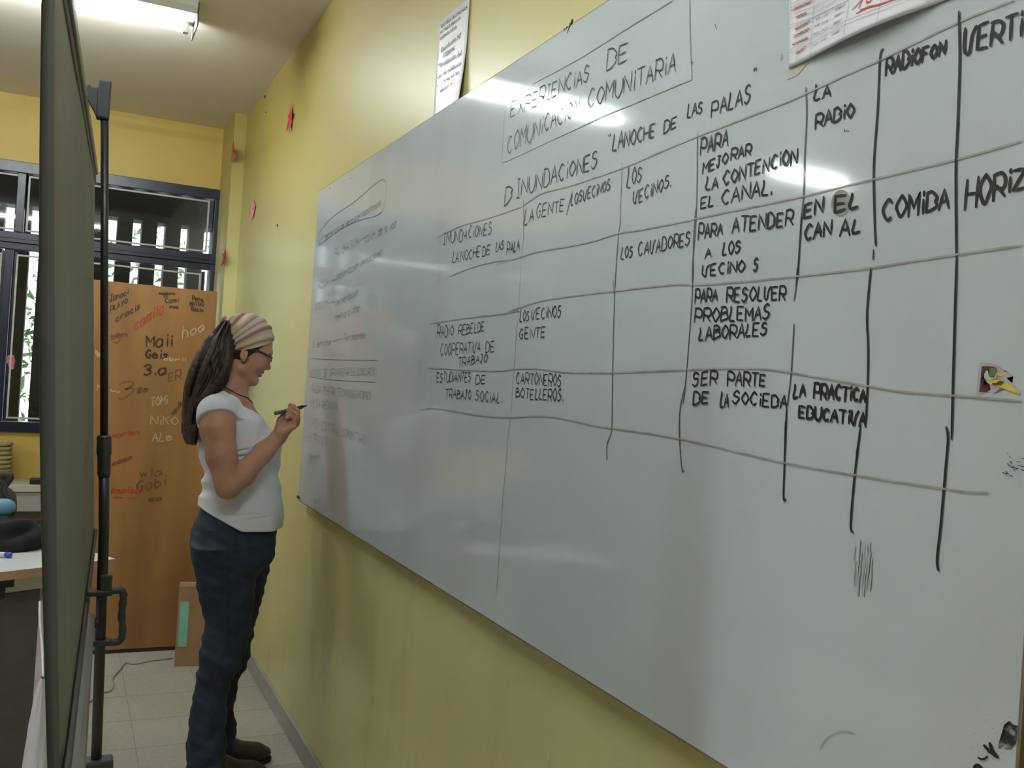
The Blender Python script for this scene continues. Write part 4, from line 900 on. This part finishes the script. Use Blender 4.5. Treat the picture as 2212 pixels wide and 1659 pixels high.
# ---- T-shirt
S_ = Field((-.60, 3.22, .80), (-.08, 3.68, 1.40), .003)
def sdisp(X, Y, Z, th):
    zb = zz(1090); back = np.clip((-X-.36)/.10, 0, 1)
    d = .0075*(.45-np.abs(np.sin(Z*58+X*14+Y*5+.6)))*np.exp(-((Z-zz(1060))/.085)**2)*(.12+back)+Y*0
    d = d + .0045*np.sin(Z*75+X*30+Y*18)*np.exp(-((Z-zz(1000))/.12)**2)
    d = d + .0028*np.sin(X*55-Z*42+1.5)*np.exp(-((Z-zz(950))/.09)**2)*np.clip((X+.42)/.1, 0, 1)
    d = d + .003*np.sin(th*9+Z*12)*np.clip((zz(1060)-Z)/.08, 0, 1)
    d = d + .003*np.sin(X*70+Z*80)*np.exp(-((Z-zz(900))/.05)**2)
    for (ua, va), (ub, vb), am in (((508, 941), (556, 929), .006), ((508, 975), (546, 967), .0055), ((506, 986), (542, 985), .004), ((470, 1112), (590, 1108), .003), ((520, 1121), (600, 1112), .003), ((440, 906), (474, 887), .004)):
        A_, B_q = Q3(ua, va, -.14), Q3(ub, vb, -.14); t = (X-A_[0])/(B_q[0]-A_[0]); zl = A_[2]+(B_q[2]-A_[2])*t
        d = d-am*np.exp(-((Z-zl)/.0042)**2)*np.clip(t*4, 0, 1)*np.clip((1-t)*2.5, 0, 1)*(Y < YP)+am*.6*np.exp(-((Z-zl-.009)/.007)**2)*np.clip(t*4, 0, 1)*np.clip((1-t)*2.5, 0, 1)*(Y < YP)
    return d
sh = [(868, 446, 545, .110), (880, 434, 562, .140), (900, 427, 577, .158), (925, 424, 592, .158), (948, 425, 600, .155), (966, 428, 604, .152), (990, 433, 600, .145), (1025, 440, 600, .142), (1060, 437, 605, .150), (1085, 428, 608, .166), (1110, 424, 608, .178), (1140, 420, 604, .182)]
S_.loft([keyrow(v, a, b, r) for v, a, b, r in sh], 0, 2.25, sdisp, z0=zz(1150))
for s in (-1, 1):
    S_.ell(Q3(574, 958, s*.065), (.052, .060, .062), .035)
    S_.cone(Q3(500, 866, s*.075), Q3(468, 893, s*.150), .045, .060, .03)
    S_.cone(Q3(468, 893, s*.150), Q3(466, 912, s*.166), .0605, .0610, .02)
hem = Q3(545, 1133)
S_.cut(Q3(470, 1114), (-.50, 0, -1), .006); S_.cut(Q3(560, 1133), (-.03, 0, -1), .006)
# armholes: sleeve ends in a plane across the upper arm
sl, x, y, z = S_.region((-.6, 3.2, .8), (-.1, 3.7, 1.45))
for s in (-1, 1):
    c = np.array(Q3(470, 905, s*.165)); n_ = np.array((.10, s*.62, -.78)); n_ /= np.linalg.norm(n_)
    P = (x-c[0])*n_[0]+(y-c[1])*n_[1]+(z-c[2])*n_[2]; rad = np.sqrt((x-c[0])**2+((y-c[1]))**2+(z-c[2])**2)
    side = s*(y-(YP+s*.150)); D = np.maximum(-P, -side*1.0-.0); D = np.maximum(D, rad-.16); S_.put(sl, D, .004, 'd')
# neckline: scoop open at front
sl, x, y, z = S_.region((-.6, 3.2, 1.05), (-.05, 3.7, 1.45))
c1, c2 = np.array(Q3(470, 833)), np.array(Q3(592, 940))
d = c2-c1; L = math.sqrt(d[0]**2+d[2]**2); tx, tz = d[0]/L, d[2]/L; t = ((x-c1[0])*tx+(z-c1[2])*tz)/L; hh = (x-c1[0])*(-tz)+(z-c1[2])*tx
bow = .012*np.sin(np.pi*np.clip(t, 0, 1)); wd_ = .128-.020*np.clip(t, 0, 1)
D = np.maximum(-(hh+bow), np.abs(y-YP)-wd_); S_.put(sl, D, .010, 'd')
shirt, _ = S_.mesh('t_shirt', M_shirt, per)
# ---- jeans
J_ = Field((-.60, 3.20, -.01), (-.10, 3.70, .97), .0035)
def jd(X, Y, Z, th):
    kn = np.exp(-((Z-.42)/.10)**2); an = np.exp(-((Z-.14)/.12)**2); hp_ = np.exp(-((Z-.72)/.08)**2)
    return .0035*kn*np.sin(Z*85+X*40+Y*20)+.004*an*np.sin(Z*60+np.sin(th*2)*2)+.0012*hp_*np.sin(Z*70-X*50)+.0012*np.sin(Z*150+X*60)
hip = [(1085, 450, 590, .140), (1100, 438, 592, .152), (1112, 430, 593, .158), (1135, 419, 594, .164), (1160, 412, 592, .172), (1186, 412, 590, .175), (1204, 414, 587, .172), (1226, 420, 560, .145), (1246, 430, 520, .10)]
J_.loft([keyrow(v, a, b, r) for v, a, b, r in hip], 0, 2.4, jd, z0=zz(1246), z1=zz(1092))
near = [(1180, 414, 560, .088), (1222, 420, 556, .086), (1284, 428, 550, .080), (1349, 444, 543, .070), (1385, 435, 536, .068), (1440, 428, 520, .066), (1475, 423, 497, .062), (1510, 416, 490, .062), (1565, 408, 488, .064), (1620, 404, 487, .068), (1690, 402, 488, .072), (1715, 402, 490, .072)]
far = [(1180, 425, 588, .088), (1222, 432, 582, .085), (1284, 445, 568, .078), (1349, 452, 550, .070), (1400, 455, 541, .066), (1440, 455, 534, .062), (1458, 452, 518, .060), (1475, 450, 514, .060), (1530, 446, 504, .060), (1565, 444, 508, .064), (1600, 442, 511, .068), (1632, 440, 512, .070)]
J_.loft([keyrow(v, a, b, r, -.088) for v, a, b, r in near], .03, 2.2, jd, z0=.022)
J_.loft([keyrow(v, a, b, r, .088) for v, a, b, r in far], .03, 2.2, jd, z0=.030)
jeans, _ = J_.mesh('jeans', M_jean, per)
# seam, pocket stitching
bm = BM()
def onsurf(o, u, v):
    r = wray(u, v).normalized(); inv = o.matrix_world.inverted(); hit, p, n, i = o.ray_cast(inv @ CAM, inv.to_3x3() @ r)
    return (o.matrix_world @ p) if hit else None
bpy.context.view_layer.update()
for pts in [[(385, 0)], ]: pass
for pts in [[(419, 1140), (440, 1145), (480, 1146), (520, 1144), (545, 1134)], [(488, 1142), (487, 1200), (486, 1300), (483, 1400), (462, 1480), (450, 1600)], [(444, 1142), (440, 1165), (438, 1180)]]:
    P = catm([(a, b, 0) for a, b in pts], 6); pr = [onsurf(jeans, p.x, p.y) for p in P]; pr = [p+(CAM-p).normalized()*.0008 for p in pr if p]
    if len(pr) > 3: tube(bm, pr, .0014, 5)
fin('stitching', bm, mat('jean_thread', (.030, .036, .05), .8), jeans)
# ---- shoes
def shoe(dy, u0, u1, vtop, lab):
    heel = ony(u0, 1640, YP+dy).x; toe = heel+.262; yc = YP+dy
    F_ = Field((heel-.03, yc-.07, -.005), (toe+.03, yc+.07, .16), .0028)
    F_.chain([(heel+.045, yc, .045), (heel+.12, yc, .045), (heel+.205, yc+.003, .035)], [.040, .042, .036], .02)
    F_.ell((toe-.055, yc+.004, .030), (.058, .042, .030), .015); F_.cone((heel+.05, yc, .06), (heel+.06, yc, .12), .042, .040, .02); F_.cone((heel+.10, yc, .07), (heel+.07, yc, .10), .036, .035, .02)
    F_.cut((0, 0, .012), (0, 0, -1), .003); o, _ = F_.mesh('shoe', M_shoe, per)
    G_ = Field((heel-.03, yc-.07, -.004), (toe+.03, yc+.07, .03), .0028)
    G_.chain([(heel+.047, yc, .010), (heel+.12, yc, .010), (heel+.20, yc+.003, .010)], [.042, .038, .042], .01); G_.ell((toe-.056, yc+.004, .010), (.062, .045, .03), .01)
    G_.cut((0, 0, .001), (0, 0, -1), .001); G_.cut((0, 0, .016), (0, 0, 1), .001); G_.mesh('shoe_sole', mat('dark_rubber_sole', (.012, .010, .009), .7), o)
shoe(.075, 425, 575, 0, ''); shoe(-.088, 412, 560, 0, '')
# ---- hair
Hh = Field((-.64, 3.30, 1.02), (-.24, 3.60, 1.62), .0028)
def hd(X, Y, Z, th): return .0035*np.sin(th*17+Z*25+2*np.sin(Z*30))+.002*np.sin(th*31-Z*40)+.006*np.sin(Z*42+th*3)*np.clip((1.42-Z)/.15, 0, 1)
hr = [(692, 484, 497, .030), (705, 472, 496, .045), (725, 455, 497, .060), (760, 431, 503, .072), (777, 421, 500, .076), (800, 411, 496, .078), (820, 405, 491, .080), (840, 401, 476, .080), (862, 399, 452, .082), (884, 398, 434, .080), (930, 398, 426, .064), (950, 402, 422, .045), (960, 408, 420, .025)]
Hh.loft([keyrow(v, a, b, r, -.02) for v, a, b, r in hr], 0, 2.0, hd)
Hh.ell(Q3(533, 737), (.086, .0745, .084), .02)
Hh.cut(Q3(540, 762), (.42, 0, -1), .006)   # face side below the hairline
sl, x, y, z = Hh.region((-.64, 3.30, 1.02), (-.24, 3.60, 1.62))
c = np.array(Q3(530, 757)); D = np.maximum(-(x-c[0]), (z-c[2]))*1.0; 
hair_back = Hh
Hh2 = Field((-.64, 3.30, 1.02), (-.24, 3.60, 1.62), .0028)
Hh2.loft([keyrow(v, a, b, r, -.02) for v, a, b, r in hr], 0, 2.0, hd)
for k in range(16):
    rk = random.Random(k*7+1); dy0 = rk.uniform(-.085, .05); pts = []; u = 0
    for v in (730, 790, 850, 910, 940+rk.randint(-25, 22)):
        lo_ = np.interp(v, [h[0] for h in hr], [h[1] for h in hr]); hi_ = np.interp(v, [h[0] for h in hr], [h[2] for h in hr]); t = .5-.46*math.cos(k*.63)
        pts.append(Q3(lo_+(hi_-lo_)*(.04+.9*t)+rk.uniform(-5, 5), v, -.02+dy0*(1 if v > 760 else .5)))
    cs = catm(pts, 5); Hh2.chain([tuple(p) for p in cs], [.0095-.0003*i for i in range(len(cs))], .012)
Hh2.ell(Q3(533, 737), (.0865, .0750, .0840), .02)
# trim the cap so that it ends at the hairline
sl, x, y, z = Hh2.region((-.64, 3.30, 1.02), (-.24, 3.60, 1.62))
a1, a2 = np.array(Q3(503, 790)), np.array(Q3(568, 748)); d = a2-a1; L = math.hypot(d[0], d[2]); nx_, nz_ = d[2]/L, -d[0]/L   # points down-right
D = np.maximum(-((x-a1[0])*nx_+(z-a1[2])*nz_), Q3(497, 780)[0]-x); Hh2.put(sl, D, .006, 'd')
hair, _ = Hh2.mesh('hair', M_hair, per)
# ---- headscarf
C_ = Field((-.46, 3.34, 1.44), (-.20, 3.56, 1.68), .0025)
kn = np.array(Q3(428, 780)); cc = np.array(Q3(534.5, 732))
sl, x, y, z = C_.region((-.5, 3.3, 1.4), (-.1, 3.6, 1.7)); r_ = (.0925, .0815, .0925)
q = np.sqrt(((x-cc[0])/r_[0])**2+((y-cc[1])/r_[1])**2+((z-cc[2])/r_[2])**2); ang = np.arctan2(z-kn[2], x-kn[0]); C_.put(sl, (q-1)*.085-.0022*np.sin(ang*46+y*30), 0)
e1, e2 = np.array(Q3(500, 759)), np.array(Q3(591, 737)); d = e2-e1; L = math.hypot(d[0], d[2])
hh = (x-e1[0])*(-d[2]/L)+(z-e1[2])*(d[0]/L); t = ((x-e1[0])*d[0]+(z-e1[2])*d[2])/L/L; D = -(-(hh)-.007*np.sin(np.pi*np.clip(t, 0, 1)))
C_.put(sl, hh-(-.006*np.sin(np.pi*np.clip(t, 0, 1))), .003, 'd')
b1 = np.array(Q3(494, 720)); D = (x-b1[0])+.12*(z-b1[2])-0.0; C_.put(sl, D, .004, 'd')
C_.chain([Q3(500, 690, -.03), Q3(492, 700, -.035), Q3(494, 716, -.038)], [.013, .012, .006], .006); C_.chain([Q3(498, 694, -.02), Q3(484, 688, -.01), Q3(478, 696, 0)], [.011, .009, .006], .006)
C_.chain([Q3(502, 700, -.03), Q3(506, 688, -.03), Q3(512, 681, -.02)], [.008, .009, .008], .006)
scarf, co = C_.mesh('headscarf', None, per)
at = scarf.data.attributes.new('stripe', 'FLOAT', 'POINT'); an = np.arctan2(co[:, 2]-kn[2], co[:, 0]-kn[0]); at.data.foreach_set('value', (an*1.0+(co[:, 1]-YP)*.9).astype(np.float32))
m = bpy.data.materials.new('striped_scarf_cotton'); m.use_nodes = True; N = m.node_tree.nodes; L_ = m.node_tree.links; p = N['Principled BSDF']; p.inputs['Roughness'].default_value = .85
an_ = N.new('ShaderNodeAttribute'); an_.attribute_name = 'stripe'; ml = N.new('ShaderNodeMath'); ml.operation = 'MULTIPLY'; ml.inputs[1].default_value = 2.6; L_.new(an_.outputs['Fac'], ml.inputs[0])
fr_ = N.new('ShaderNodeMath'); fr_.operation = 'FRACT'; L_.new(ml.outputs[0], fr_.inputs[0]); cr = N.new('ShaderNodeValToRGB'); L_.new(fr_.outputs[0], cr.inputs[0])
E0 = cr.color_ramp.elements; E0[0].position = 0; E0[0].color = (.50, .42, .30, 1); E0[1].position = .98; E0[1].color = (.50, .42, .30, 1)
for ps_, cl in ((.20, (.52, .44, .31, 1)), (.26, (.34, .13, .12, 1)), (.36, (.36, .15, .13, 1)), (.42, (.55, .48, .38, 1)), (.52, (.56, .50, .42, 1)), (.58, (.40, .22, .19, 1)), (.64, (.52, .45, .32, 1)), (.80, (.50, .43, .30, 1)), (.86, (.38, .17, .15, 1)), (.92, (.50, .42, .30, 1))):
    e = E0.new(ps_); e.color = cl
L_.new(cr.outputs[0], p.inputs['Base Color']); scarf.data.materials.clear(); scarf.data.materials.append(m)
# ---- glasses
gl = None
M_gl = mat('dark_spectacle_frame', (.02, .02, .03), .3, .1)
bm = BM()
for s in (-1, 1):
    tube(bm, catm([Q3(530, 757, s*.075), Q3(552, 756, s*.072), Q3(573, 765, s*.062), Q3(588, 774, s*.056)], 4), .0030, 8)
    ring = [Q3(586.5+1.5*math.sin(a), 777-5.5*math.sin(a), s*.032+.024*math.cos(a)) for a in [2*math.pi*k/20 for k in range(20)]]
    tube(bm, ring, .0016, 8, True)
tube(bm, [Q3(586.5, 773, -.009), Q3(587.8, 772, 0), Q3(586.5, 773, .009)], .0015, 8)
gl = fin('glasses', bm, M_gl, per, True)
for s in (-1, 1):
    bm = BM(); bm.faces.new([bm.verts.new(Q3(586.5+1.5*math.sin(a), 777-5.5*math.sin(a), s*.032+.0235*math.cos(a))) for a in [2*math.pi*k/20 for k in range(20)]])
    fin('lens', bm, glassm('spectacle_lens', (.95, .96, .97), .02), gl)
bm = BM(); bmesh.ops.create_uvsphere(bm, u_segments=12, v_segments=8, radius=.0028, matrix=Matrix.Translation(Q3(529, 774, -.083))); fin('earring', bm, mat('silver', (.8, .8, .8), .2, metal=1), per, True)
# necklace lying on the skin
bpy.context.view_layer.update()
P = [onsurf(body, a.x, a.y) for a in catm([(482, 834, 0), (496, 842, 0), (510, 850, 0), (525, 856, 0), (538, 861, 0), (545, 871, 0)], 5)]
P = [p_+(CAM-p_).normalized()*.002 for p_ in P if p_]
if len(P) > 3: tubeobj('necklace', P, .0019, M_dark, per, 8)
bm = BM()
for s in (-1, 1):
    tube(bm, catm([Q3(586.5, 760, s*.014), Q3(586, 757.5, s*.028), Q3(579, 757, s*.044)], 4), .0018, 6)
fin('eyebrows', bm, M_hair, per, True)
bm = BM()
for s in (-1, 1):
    tube(bm, catm([Q3(579.5, 779, s*.018), Q3(582.6, 779.4, s*.030), Q3(579, 778, s*.042)], 4), .0011, 6)
fin('eyelashes', bm, M_hair, per, True)
bm = BM()
bm2 = None
# ---- marker in the hand
mk = empty('board_marker', H3(628, 884, .03), 'black whiteboard marker held in the woman\'s right hand', 'marker')
a, b, c_, d_ = [Vector(H3(u, v, dy)) for u, v, dy in ((593, 893, .020), (636, 884, .036), (655, 878, .044), (663, 876, .046))]
tubeobj('marker_barrel', [a, a.lerp(b, .05), b], [.0055, .0068, .0068], mat('marker_barrel_grey', (.10, .10, .12), .35), mk, 16)
tubeobj('marker_collar', [b, c_], [.0072, .0060], M_dark, mk, 16); tubeobj('marker_nib', [c_, d_], [.0034, .0020], M_dark, mk, 12)
